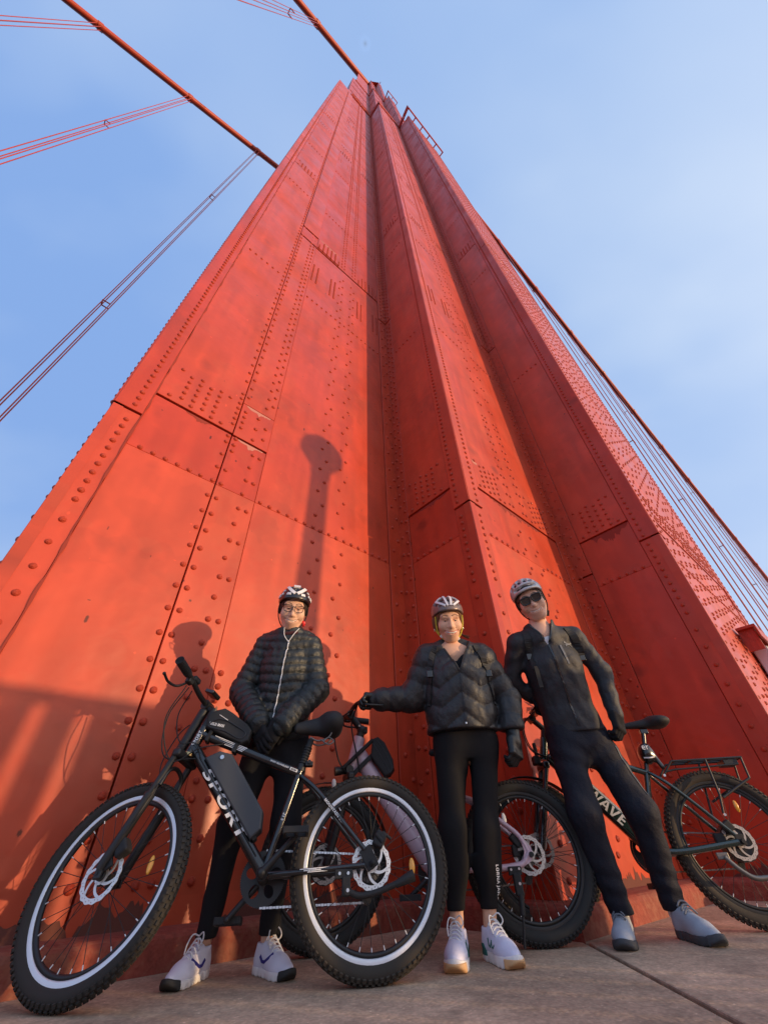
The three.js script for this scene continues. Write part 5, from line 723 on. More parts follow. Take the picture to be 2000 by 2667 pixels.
// ---- shoe: z from heel (0) to toe (L), sole on y = 0 ----
function shoe(B, name, heel, toe, o) {
  const dx = toe[0] - heel[0], dz = toe[2] - heel[2], L = o.L, th = Math.atan2(dx, dz), s = L / 0.29, M = new THREE.Matrix4().makeRotationY(th).scale(V(s * (o.w || 1), s, s)).setPosition(toe[0] - Math.sin(th) * L, 0, toe[2] - Math.cos(th) * L);
  const G = g => B.rel(g.applyMatrix4(M)); const sh = sub(name, B.P); if (o.label) sh.userData.label = o.label;
  const st = o.stack || 0.028, foot = (x, z) => { const a = Math.hypot(x / 0.036, (z - 0.05) / 0.052), b = Math.hypot(x / 0.048, (z - 0.20) / 0.09), c = Math.hypot(x / 0.037, (z - 0.125) / 0.10); return Math.min((a - 1) * 0.036, (b - 1) * 0.046, (c - 1) * 0.037); };
  const soleF = (x, y, z) => { const rise = Math.max(0, z - 0.225) ** 2 * 5 + Math.max(0, 0.03 - z) ** 2 * 3, top = st + (z < 0.1 ? (0.1 - z) * 0.10 : 0) + rise * 0.6; let d = foot(x, z) - 0.004 + Math.abs(y - 0.018) * 0.10; d = smax(d, y - top, 0.008); d = smax(d, rise - y, 0.006); return d + 0.0012 * Math.sin(z * 190) * (y < 0.012 ? 1 : 0.2); };
  const up = union(0.035, ell([0, st + 0.004, 0.200], [0.0430, 0.032, 0.083]), cap([0, st + 0.016, 0.045], [0, st + 0.065, 0.052], 0.034, 0.0335), cap([0, st + 0.068, 0.072], [0, st + 0.012, 0.19], 0.030, 0.029), cap([0, st + 0.02, 0.05], [0, st + 0.010, 0.19], 0.032, 0.031));
  const upF = (x, y, z) => { let d = up(x, y, z); d = smax(d, st - 0.004 - y, 0.004); d = smax(d, y - (st + 0.078 - (z - 0.05) * 0.10 + (z > 0.085 && z < 0.115 ? 0.012 : 0)), 0.006); d = Math.max(d, -cap([0, st + 0.06, 0.052], [0, st + 0.14, 0.047], 0.027, 0.029)(x, y, z)); return d; };
  const inner = nets(upF, [-0.07, -0.01, -0.02], [0.07, 0.16, 0.31], 0.0042); mesh('upper', G(inner), o.upper, sh);
  mesh('sole', G(nets(soleF, [-0.07, -0.01, -0.03], [0.07, 0.08, 0.32], 0.0045)), o.sole, sh);
  if (o.toeMat) mesh('toe_cap', G(nets((x, y, z) => { const d = Math.max(soleF(x, y, z) - 0.0022, upF(x, y, z) > 0 && y > st + 0.02 ? 1 : -1); return Math.max(d, (o.toeZ || 0.245) - z + (o.toeSlope || 0) * y, y - (o.toeH || 0.045)); }, [-0.07, -0.005, 0.17], [0.07, 0.09, 0.32], 0.004)), o.toeMat, sh);
  if (o.heelMat) mesh('heel_counter', G(nets((x, y, z) => Math.max(Math.min(soleF(x, y, z) - 0.0022, upF(x, y, z) - 0.0022), z - 0.085 + y * 0.4, (o.heelY0 || 0.02) - y, y - 0.062), [-0.07, -0.005, -0.02], [0.07, 0.09, 0.12], 0.004)), o.heelMat, sh);
  const lc = []; for (let i = 0; i < (o.rows || 5); i++) { const t = i / 4.5, z = 0.098 + t * 0.085, y = st + 0.101 - t * 0.052; lc.push(tube([[-0.027, y - 0.016, z + 0.004], [-0.012, y + 0.001, z + 0.004], [0, y + 0.003, z + 0.006], [0.012, y + 0.001, z + 0.010], [0.027, y - 0.016, z + 0.014]], o.laceR || 0.0036, 14, 6)); }
  if (o.bow) lc.push(tube([[0, st + 0.112, 0.104], [0.025, st + 0.125, 0.115], [0.036, st + 0.10, 0.13], [0.02, st + 0.085, 0.128], [0, st + 0.105, 0.108]], 0.003, 24, 6), tube([[0, st + 0.112, 0.104], [-0.022, st + 0.118, 0.118], [-0.033, st + 0.09, 0.135], [-0.03, st + 0.06, 0.15]], 0.003, 24, 6));
  mesh('laces', G(merge(lc)), o.lace || lace, sh);
  for (const m of o.marks || []) { const pts = m.pts.map(([y, z]) => { let x = m.side * 0.09; for (let k = 0; k < 60; k++) { const d = upF(x, y, z); if (d < 0.0006) break; x -= m.side * Math.max(0.0006, d * 0.7); } return { p: V(x + m.side * 0.0012, y, z), n: V(m.side, 0.25, 0).normalize() }; }); mesh('side_mark', G(ribbon(pts, m.w, 0.0015)), m.mat, sh); }
  return sh;
}

// ======== the boy ========
{
  const J = { eyes: [-0.568, 1.502, -2.2], neck: [-0.602, 1.392, -2.345], shL: [-0.748, 1.345, -2.37], shR: [-0.480, 1.332, -2.37], elL: [-0.838, 1.085, -2.37], elR: [-0.426, 1.080, -2.37], wrL: [-0.691, 0.893, -2.235], wrR: [-0.560, 0.885, -2.255], hipL: [-0.690, 0.84, -2.41], hipR: [-0.535, 0.84, -2.41], knL: [-0.765, 0.485, -2.35], knR: [-0.520, 0.48, -2.37], anL: [-0.822, 0.10, -2.42], anR: [-0.566, 0.10, -2.448] };
  const B = buildPerson({ label: 'boy in a black puffer jacket, glasses and black and white helmet', J, base: [-0.65, 0, -2.42], look: [0.26, -0.50, 1], roll: -3, hs: 1.0, k: 0.9, skin: [0.74, 0.44, 0.31], lips: [0.42, 0.16, 0.13], brow: [0.24, 0.13, 0.075], browW: 0.005, hair: [0.03, 0.018, 0.012], jaw: 0.90, neck: 0.82, teeth: true, open: 0.0026, gaze: 0 });
  const { P } = B, cx = -0.612;
  const jf = jacket({ torso: [[[cx, 0.845, -2.40], 0.146, 0.118], [[cx, 1.0, -2.395], 0.142, 0.118], [[cx, 1.20, -2.37], 0.146, 0.122], [[cx + 0.004, 1.34, -2.355], 0.115, 0.088]], shoulders: [[[-0.64, 1.372, -2.355], [-0.745, 1.345, -2.37], 0.054, 0.060], [[-0.58, 1.372, -2.355], [-0.484, 1.332, -2.37], 0.054, 0.060]],
    arms: [[J.shL, J.elL, 0.061, 0.066], [J.elL, J.wrL, 0.066, 0.054], [J.shR, J.elR, 0.061, 0.066], [J.elR, J.wrR, 0.066, 0.054]], armK: 0.016,
    collar: [[[[cx + 0.004, 1.33, -2.335], 0.092, 0.080], [[cx + 0.008, 1.455, -2.318], 0.086, 0.078]], [[[cx + 0.004, 1.30, -2.33], 0.072, 0.062], [[cx + 0.008, 1.50, -2.31], 0.068, 0.062]]], collarTop: (x, y, z) => y - 1.415 - Math.max(0, -(z + 2.30)) * 0.30 + Math.max(0, 0.03 - Math.abs(x - cx - 0.01)) * 1.6 * (z > -2.30 ? 1 : 0),
    puffT: (x, y, z) => puff((y - 0.03 * Math.abs(x - cx) / 0.15 * (z > -2.38 ? 1 : 0)) / 0.047, 0.011), puffA: (l, i) => puff(l / 0.0455 + (i % 2 ? 0.3 : 0), 0.010), fx: 48, fy: 22, wr: 0.012, hem: (x, y, z) => 0.815 - y });
  garmentMesh('jacket', jf, [[cx - 0.22, 0.8, -2.4], [cx + 0.2, 1.45, -2.36], J.elL, J.elR, J.wrL, J.wrR], 0.1, 0.0062, nylonBlack, B);
  const zip = onSurface(jf, [[-0.628, 0.865], [-0.607, 1.05], [-0.592, 1.22], [-0.586, 1.315]], -2.1, 0.0035, 30);
  mesh('zipper', B.rel(ribbon(zip, 0.005, 0.003)), whiteDecal, P); mesh('zip_pull', B.rel(merge([box(zip[30].p.toArray(), [0.009, 0.024, 0.005], 0.002)])), steel, P);
  mesh('zipper', B.rel(merge([tube([[-0.586, 1.315, -2.243], [-0.612, 1.352, -2.240], [-0.622, 1.405, -2.25]], 0.0022), tube([[-0.584, 1.315, -2.243], [-0.556, 1.36, -2.240], [-0.532, 1.398, -2.252]], 0.0022)])), whiteDecal, P);
  const pf = (() => { const a = union(0.05, spine([[[cx, 0.80, -2.41], 0.130, 0.105], [[cx, 0.90, -2.40], 0.132, 0.10]], [1, 0, 0]), cap(J.hipL, J.knL, 0.085, 0.062), cap(J.knL, J.anL, 0.060, 0.040), cap(J.hipR, J.knR, 0.085, 0.062), cap(J.knR, J.anR, 0.060, 0.040)); return (x, y, z) => { let d = a(x, y, z); if (Math.abs(d) < 0.02) d += 0.012 * (fbm(x * 18, y * 13, z * 18, 3) - 0.5); return smax(d, 0.112 - y, 0.006); }; })();
  garmentMesh('trousers', pf, [J.hipL, J.hipR, J.knL, J.knR, J.anL, J.anR, [cx, 0.95, -2.4]], 0.11, 0.0085, knit, B);
  mesh('sweatshirt_collar', B.rel(tube([[-0.655, 1.385, -2.30], [-0.625, 1.372, -2.262], [-0.59, 1.37, -2.255], [-0.555, 1.378, -2.268], [-0.54, 1.39, -2.31]], 0.012, 24, 8)), phys({ rgb: [0.06, 0.012, 0.016], roughness: 0.9 }), P);
  mesh('glove', B.rel(placeHand(handGeo(-1, [0.25, 0.35, 0.3], 0.05, 1.08), J.wrL, [0.42, -0.88, 0.22], [0.5, 0.1, -0.85], 0.98)), knit, P);
  mesh('glove', B.rel(placeHand(handGeo(1, [0.35, 0.5, 0.4], 0.04, 1.08), [-0.575, 0.892, -2.245], [-0.45, -0.85, 0.10], [-0.4, 0.2, -0.9], 0.96)), knit, P);
  const sw = side => ({ side, w: 0.011, mat: indigo, pts: [[0.066, 0.085], [0.050, 0.105], [0.050, 0.128], [0.064, 0.158], [0.078, 0.175]] });
  shoe(B, 'shoe', [-0.81, 0, -2.46], [-0.862, 0, -2.20], { L: 0.262, w: 1.0, upper: mesh1, sole: soleWhite, toeMat: soleBlack, toeZ: 0.250, toeH: 0.05, bow: true, marks: [sw(1)] });
  shoe(B, 'shoe', [-0.575, 0, -2.455], [-0.425, 0, -2.305], { L: 0.258, w: 1.0, upper: mesh1, sole: soleWhite, toeMat: soleBlack, toeZ: 0.250, toeH: 0.05, bow: true, marks: [sw(-1), sw(1)] });
  // helmet, glasses
  const H = mesh('helmet', B.toH(helmetShell(0, brimCut, [[[-0.28, 0.66, 0.68], 0.012, [-0.3, 0.9, 0.1]], [[0.28, 0.66, 0.68], 0.012, [0.3, 0.9, 0.1]], [[0, 0.50, 0.86], 0.011, [0, 0.6, 0.78]], [[-0.60, 0.40, 0.66], 0.010, [-0.66, 0.6, 0.2]], [[0.60, 0.40, 0.66], 0.010, [0.66, 0.6, 0.2]]])), phys({ rgb: [0.012, 0.011, 0.012], roughness: 0.3, clearcoat: 0.5 }), P); H.userData.label = 'black and white vented cycling helmet';
  const wr = []; for (const s of [-1, 1]) wr.push(hrib([[s * 0.52, 0.80, 0.25], [s * 0.42, 0.66, 0.62], [s * 0.22, 0.46, 0.86], [s * 0.05, 0.34, 0.94]], 0.019, 0.003, 0.006), hrib([[s * 0.24, 0.30, 0.92], [s * 0.44, 0.30, 0.84]], 0.015, 0.002, 0.005), hrib([[s * 0.66, 0.30, 0.66], [s * 0.74, 0.27, 0.58]], 0.015, 0.002, 0.005), hrib([[s * 0.82, 0.20, 0.50], [s * 0.94, 0.08, 0.3]], 0.020, 0.002, 0.005), hrib([[s * 0.60, 0.50, 0.60], [s * 0.70, 0.45, 0.50]], 0.011, 0.002, 0.005));
  mesh('helmet_stripes', B.toH(merge([...wr, hrib([[0, 0.95, 0.3], [0, 0.74, 0.66]], 0.040, 0.003, 0.008)])), phys({ rgb: [0.78, 0.76, 0.76], roughness: 0.35 }), H); mesh('helmet_liner', B.toH(helmetShell(-0.012, brimCut, [], 0.005)), blackMatt, H);
  mesh('helmet_strap', B.toH(merge([-1, 1].flatMap(s => [tube([[s * 0.088, 0.025, 0.02], [s * 0.082, -0.05, 0.012], [s * 0.05, -0.105, 0.03], [s * 0.01, -0.122, 0.045]], 0.0035, 20, 6)]))), blackMatt, H); mesh('strap_buckle', B.toH(merge([ball([0.075, -0.075, 0.01], 0.016, 0.8, 1.2, 0.7), ball([-0.022, -0.124, 0.05], 0.008, 1.6, 0.8, 0.8)])), phys({ rgb: [0.7, 0.02, 0.03], roughness: 0.4 }), H);
  const gl = sub('glasses', P); { const fr = [], lens = []; for (const s of [-1, 1]) { const c = [[0.0085, 0.010], [0.010, 0.017], [0.016, 0.019], [0.034, 0.020], [0.050, 0.0195], [0.0565, 0.017], [0.0575, 0.010], [0.055, -0.008], [0.051, -0.015], [0.044, -0.018], [0.032, -0.0185], [0.020, -0.018], [0.013, -0.014], [0.0095, -0.006]].map(([x, y]) => V(s * x, y + 0.004, 0.112 - (Math.abs(x) * 0.32) ** 1.4)); fr.push(tube(c, 0.0024, 50, 6, true)); fr.push(cyl([s * 0.057, 0.018, 0.098], [s * 0.082, 0.012, -0.005], 0.0024)); const sh = new THREE.Shape(c.map(p => new THREE.Vector2(p.x, p.y))); lens.push(new THREE.ShapeGeometry(sh).translate(0, 0, 0.106)); } fr.push(tube([[-0.009, 0.012, 0.112], [0, 0.016, 0.114], [0.009, 0.012, 0.112]], 0.0026)); mesh('frame', B.toH(merge(fr)), phys({ rgb: [0.02, 0.012, 0.010], roughness: 0.3 }), gl); for (const l of lens) mesh('lens', B.toH(l), lensClear, gl); }
}
// ======== the woman ========
{
  const J = { eyes: [0.394, 1.479, -2.395], neck: [0.402, 1.338, -2.53], shL: [0.238, 1.300, -2.55], shR: [0.585, 1.285, -2.55], elL: [0.128, 1.072, -2.585], elR: [0.695, 1.045, -2.60], wrL: [-0.078, 1.062, -2.545], wrR: [0.668, 0.822, -2.525], hipL: [0.318, 0.83, -2.58], hipR: [0.500, 0.83, -2.58], knL: [0.276, 0.445, -2.52], knR: [0.437, 0.440, -2.525], anL: [0.245, 0.105, -2.508], anR: [0.394, 0.105, -2.535] };
  const B = buildPerson({ label: 'smiling woman in a black quilted jacket and tights holding the pink bike', J, base: [0.33, 0, -2.51], look: [0.02, -0.48, 1], roll: 2, hs: 1.06, k: 0.95, skin: [0.74, 0.43, 0.29], lips: [0.62, 0.19, 0.17], brow: [0.26, 0.13, 0.07], browW: 0.0048, hair: [0.16, 0.075, 0.035], hairLow: 0.06, hairT: 0.010, hairZ: 0.050, jaw: 0.86, neck: 0.84, teeth: true, open: 0.0050, gaze: 0 });
  const { P } = B, cx = 0.402;
  const chev = (x, y) => { const t = Math.abs(((x - cx) / 0.24 % 1 + 1.5) % 1 - 0.5) * 2; return y / 0.105 + t * 0.75; };
  const jf = jacket({ torso: [[[cx - 0.004, 0.885, -2.565], 0.192, 0.135], [[cx, 1.0, -2.56], 0.196, 0.142], [[cx, 1.17, -2.545], 0.190, 0.140], [[cx, 1.29, -2.54], 0.130, 0.095]], shoulders: [[[0.35, 1.325, -2.54], [0.25, 1.300, -2.55], 0.062, 0.072], [[0.455, 1.32, -2.54], [0.572, 1.285, -2.55], 0.062, 0.072]],
    arms: [[J.shL, J.elL, 0.075, 0.070], [J.elL, J.wrL, 0.070, 0.055], [J.shR, J.elR, 0.075, 0.072], [J.elR, J.wrR, 0.074, 0.060]], armK: 0.03,
    collar: [[[[cx, 1.28, -2.525], 0.105, 0.085], [[cx, 1.42, -2.525], 0.120, 0.10]], [[[cx, 1.24, -2.52], 0.086, 0.068], [[cx, 1.45, -2.52], 0.100, 0.084]]], collarTop: (x, y, z) => y - 1.375 - Math.max(0, -(z + 2.53)) * 0.2,
    cutV: (x, y, z) => Math.max(Math.abs(x - cx - 0.006) - (y - 1.175) * 0.48, -(z + 2.50), 1.17 - y),
    puffT: (x, y, z) => puff(chev(x, y), 0.012), puffA: (l, i) => puff(l / 0.085 + 0.2 * i, 0.010), fx: 40, fy: 24, wr: 0.010, hem: (x, y, z) => 0.868 - y });
  garmentMesh('jacket', jf, [[cx - 0.22, 0.85, -2.62], [cx + 0.22, 1.42, -2.47], J.elL, J.elR, J.wrL, J.wrR], 0.1, 0.0066, nylonBlack2, B);
  mesh('zipper', B.rel(merge([ribbon(onSurface(jf, [[0.402, 0.885], [0.405, 1.02], [0.407, 1.16]], -2.25, 0.003, 24), 0.008, 0.003), ribbon(onSurface(jf, [[0.405, 1.165], [0.375, 1.235], [0.338, 1.315]], -2.25, 0.003, 14), 0.006, 0.003), ribbon(onSurface(jf, [[0.410, 1.165], [0.440, 1.235], [0.474, 1.31]], -2.25, 0.003, 14), 0.006, 0.003)])), softshell, P); mesh('zip_pull', B.rel(box(onSurface(jf, [[0.402, 0.89], [0.402, 0.892]], -2.25, 0.004, 1)[0].p.toArray(), [0.01, 0.012, 0.005], 0.002)), steel, P);
  mesh('shirt', B.rel(nets((() => { const a = spine([[[cx, 1.10, -2.545], 0.135, 0.100], [[cx, 1.24, -2.535], 0.115, 0.088], [[cx, 1.30, -2.535], 0.085, 0.07]], [1, 0, 0]); return (x, y, z) => Math.max(a(x, y, z), y - 1.235 - Math.abs(x - cx) * 1.1); })(), [0.22, 1.05, -2.68], [0.58, 1.34, -2.40], 0.008)), knit, P);
  mesh('logo', B.rel(merge([ribbon(onSurface(jf, [[0.548, 0.905], [0.548, 0.923]], -2.25, 0.003, 4), 0.003, 0.001), ribbon(onSurface(jf, [[0.557, 0.905], [0.557, 0.923]], -2.25, 0.003, 4), 0.003, 0.001)])), greyPlastic, P);
  for (const s of [-1, 1]) { const x = s < 0 ? 0.268 : 0.552; mesh('backpack_strap', B.rel(ribbon(onSurface(jf, [[x - s * 0.02, 1.335], [x + s * 0.012, 1.27], [x + s * 0.025, 1.19], [x + s * 0.035, 1.10], [x + s * 0.05, 1.00]], -2.25, 0.005, 24), t => t < 0.5 ? 0.034 : 0.022, 0.007)), blackMatt, P); const bu = onSurface(jf, [[x + s * 0.028, 1.165], [x + s * 0.028, 1.166]], -2.25, 0.011, 1)[0]; mesh('strap_buckle', B.rel(box(bu.p.toArray(), [0.036, 0.04, 0.012], 0.004)), blackGloss, P); }
  mesh('backpack', B.rel(nets((() => { const a = rbox([cx, 1.13, -2.735], [0.14, 0.19, 0.065], 0.05); return a; })(), [0.22, 0.9, -2.83], [0.59, 1.36, -2.64], 0.012)), blackMatt, P);
  const tf = (() => { const a = union(0.06, spine([[[0.408, 0.80, -2.585], 0.158, 0.112], [[0.405, 0.90, -2.58], 0.150, 0.105]], [1, 0, 0]), cap(J.hipL, J.knL, 0.088, 0.060), cap(mid(J.knL, J.anL, 0.02), J.anL, 0.056, 0.037), ell(mid(J.knL, J.anL, 0.3), [0.056, 0.11, 0.060]), cap(J.hipR, J.knR, 0.088, 0.060), cap(mid(J.knR, J.anR, 0.02), J.anR, 0.056, 0.037), ell(mid(J.knR, J.anR, 0.3), [0.056, 0.11, 0.060])); return (x, y, z) => { let d = a(x, y, z); const gap = 0.012 - Math.abs(x - lerp(0.345, 0.408, clamp((y - 0.3) / 0.4, 0, 1))); if (y < 0.735 && y > 0.35) d = smax(d, gap * 0.8 - 0.004, 0.03); if (Math.abs(d) < 0.02) d += 0.004 * (fbm(x * 20, y * 16, z * 20, 2) - 0.5); return smax(d, 0.158 - y, 0.004); }; })();
  garmentMesh('tights', tf, [J.hipL, J.hipR, J.knL, J.knR, J.anL, J.anR, [cx, 0.95, -2.58]], 0.12, 0.008, tights, B);
  { const g = text('LORNA JANE', 0.0145, 0.001, 1.0).rotateZ(-Math.PI / 2), p = g.attributes.position, f = tf; for (let i = 0; i < p.count; i++) { const lx = p.getX(i), ly = p.getY(i), lz = p.getZ(i), y = 0.248 + ly, x = 0.447 + lx + (y - 0.2) * 0.06; let z = -2.40; for (let k = 0; k < 50; k++) { const d = f(x, y, z); if (d < 0.0005) break; z -= Math.max(0.0005, d * 0.7); if (z < -2.6) break; } p.setXYZ(i, x, y, z + 0.0008 + lz); } g.computeVertexNormals(); mesh('lettering', B.rel(g), whiteDecal, P); }
  mesh('glove', B.rel(placeHand(handGeo(-1, [0.9, 1.2, 0.7], 0.02, 1.1), J.wrL, [-0.97, 0.10, 0.18], [0.05, -0.95, 0.3], 0.98)), leather, P);
  mesh('glove', B.rel(placeHand(handGeo(1, [0.7, 1.0, 0.7], 0.02, 1.3), J.wrR, [-0.12, -0.97, 0.22], [-0.75, -0.05, -0.65], 1.0)), leather, P);
  const um = side => [{ side, w: 0.007, mat: teal, pts: [[0.082, 0.10], [0.06, 0.108], [0.055, 0.122], [0.07, 0.135]] }, { side, w: 0.007, mat: teal, pts: [[0.078, 0.135], [0.058, 0.145], [0.056, 0.16], [0.066, 0.17]] }];
  shoe(B, 'shoe', [0.255, 0, -2.55], [0.198, 0, -2.305], { L: 0.262, w: 1.08, stack: 0.038, upper: mesh2, sole: soleWhite, toeMat: gum, toeZ: 0.245, toeH: 0.034, heelMat: teal, bow: true, marks: um(1) });
  shoe(B, 'shoe', [0.375, 0, -2.585], [0.455, 0, -2.335], { L: 0.262, w: 1.06, stack: 0.038, upper: mesh2, sole: soleWhite, toeMat: gum, toeZ: 0.245, toeH: 0.034, heelMat: teal, bow: true, marks: um(-1) });
  const H = mesh('helmet', B.toH(helmetShell(0, brimCut, [[[0, 0.66, 0.76], 0.014, [0, 0.90, 0.3]], [[-0.34, 0.66, 0.64], 0.014, [-0.34, 0.86, 0.2]], [[0.34, 0.66, 0.64], 0.014, [0.34, 0.86, 0.2]], [[-0.66, 0.44, 0.58], 0.012, [-0.72, 0.6, 0.1]], [[0.66, 0.44, 0.58], 0.012, [0.72, 0.6, 0.1]], [[-0.46, 0.34, 0.80], 0.009, [-0.3, 0.46, 0.82]], [[0.46, 0.34, 0.80], 0.009, [0.3, 0.46, 0.82]]])), phys({ rgb: [0.20, 0.15, 0.14], roughness: 0.3, metalness: 0.2 }), P); H.userData.label = 'grey brown vented helmet with white ribs';
  const wr = []; for (const s of [-1, 1]) wr.push(hrib([[s * 0.07, 0.30, 0.95], [s * 0.13, 0.56, 0.82], [s * 0.18, 0.86, 0.45], [s * 0.18, 0.98, 0]], 0.012, 0.004, 0.008), hrib([[s * 0.18, 0.30, 0.93], [s * 0.44, 0.46, 0.76], [s * 0.66, 0.58, 0.45]], 0.012, 0.004, 0.008), hrib([[s * 0.66, 0.58, 0.45], [s * 0.54, 0.74, 0.38], [s * 0.32, 0.88, 0.25]], 0.011, 0.004, 0.007));
  mesh('helmet_ribs', B.toH(merge(wr)), phys({ rgb: [0.74, 0.72, 0.74], roughness: 0.35 }), H); mesh('helmet_liner', B.toH(helmetShell(-0.012, brimCut, [], 0.005)), blackMatt, H);
  const yel = phys({ rgb: [0.62, 0.55, 0.06], roughness: 0.7 }); mesh('helmet_strap', B.toH(merge([...[-1, 1].flatMap(s => [tube([[s * 0.082, 0.03, 0.045], [s * 0.078, -0.04, 0.035], [s * 0.058, -0.09, 0.03], [s * 0.01, -0.125, 0.045]], 0.0042, 24, 6), tube([[s * 0.09, 0.02, -0.03], [s * 0.082, -0.05, 0.0], [s * 0.062, -0.085, 0.028]], 0.0036, 20, 6)]), tube([[-0.01, -0.125, 0.05], [-0.022, -0.145, 0.062], [-0.012, -0.175, 0.066], [0.008, -0.205, 0.066]], 0.0065, 20, 6)])), yel, H); mesh('strap_buckle', B.toH(merge([box([0.04, -0.11, 0.038], [0.03, 0.014, 0.012], 0.003, [0, 0, 0.5]), box([-0.055, -0.088, 0.036], [0.018, 0.014, 0.01], 0.003, [0, 0, -0.7])])), whitePart, H);
  mesh('earring', B.toH(ball([0.088, -0.05, -0.005], 0.006, 0.7, 1.8, 0.7)), steel, P); mesh('earring', B.toH(ball([-0.088, -0.05, -0.005], 0.006, 0.7, 1.8, 0.7)), steel, P);
  mesh('ponytail', B.toH(merge([tube([[0.02, -0.02, -0.10], [0.07, -0.06, -0.10], [0.105, -0.10, -0.085], [0.135, -0.115, -0.08]], 0.006, 24, 6), tube([[0.03, -0.05, -0.10], [0.08, -0.085, -0.09], [0.14, -0.105, -0.07]], 0.003, 24, 6), ball([0.04, -0.06, -0.09], 0.03, 1, 1.5, 0.8)])), hairMat([0.16, 0.075, 0.035]), P);
}
// ======== the man ========
{
  const J = { eyes: [0.982, 1.658, -2.505], neck: [1.040, 1.500, -2.655], shL: [0.872, 1.425, -2.69], shR: [1.272, 1.455, -2.69], elL: [0.805, 1.225, -2.80], elR: [1.392, 1.228, -2.73], wrL: [0.925, 1.125, -2.845], wrR: [1.370, 0.965, -2.715], hipL: [1.045, 0.875, -2.80], hipR: [1.225, 0.872, -2.81], knL: [1.010, 0.490, -2.71], knR: [1.333, 0.490, -2.75], anL: [1.076, 0.105, -2.785], anR: [1.376, 0.105, -2.855] };
  const B = buildPerson({ label: 'tall man in a black zip jacket, sunglasses and silver helmet, leaning sideways', J, base: [1.21, 0, -2.78], look: [-0.30, -0.46, 1], roll: 13, hs: 1.12, k: 1.05, skin: [0.70, 0.42, 0.31], lips: [0.42, 0.17, 0.14], brow: [0.2, 0.12, 0.08], hair: [0.09, 0.06, 0.045], wide: 1.0, jaw: 1.06, teeth: true, open: 0.0028 });
  const { P } = B;
  const jf = jacket({ right: [0.99, -0.02, 0.1], torso: [[[1.128, 0.895, -2.79], 0.175, 0.122], [[1.108, 1.05, -2.775], 0.168, 0.122], [[1.082, 1.28, -2.72], 0.188, 0.130], [[1.052, 1.43, -2.675], 0.125, 0.090]], shoulders: [[[1.0, 1.47, -2.665], [0.885, 1.425, -2.69], 0.058, 0.062], [[1.09, 1.475, -2.665], [1.258, 1.455, -2.69], 0.058, 0.064]],
    arms: [[J.shL, J.elL, 0.063, 0.054], [J.elL, J.wrL, 0.053, 0.043], [J.shR, J.elR, 0.064, 0.057], [J.elR, J.wrR, 0.056, 0.045]], armK: 0.04,
    collar: [[[[1.045, 1.43, -2.655], 0.100, 0.085], [[1.035, 1.58, -2.65], 0.108, 0.095]], [[[1.045, 1.39, -2.65], 0.084, 0.070], [[1.033, 1.62, -2.645], 0.092, 0.080]]], collarTop: (x, y, z) => y - 1.540 - (x - 1.04) * 0.12 - Math.max(0, -(z + 2.66)) * 0.2,
    cutV: (x, y, z) => { const w = Math.max(0, (y - 1.375) * 0.46); return Math.max(Math.abs(x - 1.046 + (y - 1.375) * 0.10) - w, -(z + 2.63), 1.375 - y); },
    puffT: (x, y, z) => -0.0022 * Math.sin(y * 42 + x * 18 + 2.5 * Math.sin(x * 22)) * (y < 1.3 ? 1 : 0.3), puffA: (l, i, x, y, z) => -0.0018 * Math.sin(l * 70 + x * 40 + i), wr: 0.011, hem: (x, y, z) => 0.878 - y + (x - 1.12) * 0.05 });
  garmentMesh('jacket', jf, [[0.92, 0.88, -2.85], [1.3, 1.58, -2.60], J.elL, J.elR, J.wrL, J.wrR], 0.09, 0.0066, softshell, B);
  mesh('zipper', B.rel(merge([ribbon(onSurface(jf, [[1.108, 0.905], [1.085, 1.08], [1.062, 1.25], [1.047, 1.37]], -2.4, 0.003, 30), 0.010, 0.003), ribbon(onSurface(jf, [[1.043, 1.385], [1.0, 1.45], [0.962, 1.505]], -2.4, 0.003, 14), 0.007, 0.003), ribbon(onSurface(jf, [[1.052, 1.385], [1.075, 1.44], [1.10, 1.50]], -2.4, 0.003, 14), 0.007, 0.003)])), blackGloss, P);
  mesh('chest_pocket_zip', B.rel(ribbon(onSurface(jf, [[1.118, 1.365], [1.128, 1.30], [1.140, 1.245]], -2.4, 0.003, 14), 0.012, 0.003)), phys({ rgb: [0.14, 0.15, 0.17], roughness: 0.5 }), P);
  { const c = [1.185, 1.378], g = []; const arcs = [[[-0.026, 0.016], [-0.012, 0.006], [0, 0.004], [0.012, 0.006], [0.026, 0.016]], [[-0.026, -0.012], [-0.012, -0.003], [0, -0.001], [0.012, -0.003], [0.026, -0.012]]]; for (const a of arcs) g.push(ribbon(onSurface(jf, a.map(p => [c[0] + p[0], c[1] + p[1]]), -2.4, 0.003, 16), t => 0.011 - 0.006 * Math.sin(Math.PI * t), 0.0012)); mesh('logo', B.rel(merge(g)), phys({ rgb: [0.16, 0.17, 0.19], roughness: 0.45 }), P); }
  mesh('shirt', B.rel(nets((() => { const a = spine([[[1.056, 1.33, -2.695], 0.105, 0.070], [[1.047, 1.42, -2.668], 0.098, 0.078], [[1.042, 1.475, -2.655], 0.078, 0.070]], [1, 0, 0]); return (x, y, z) => Math.max(a(x, y, z), y - 1.452 - Math.abs(x - 1.04) * 0.25); })(), [0.90, 1.24, -2.82], [1.22, 1.52, -2.54], 0.006)), phys({ rgb: [0.74, 0.74, 0.78], roughness: 0.85 }), P);
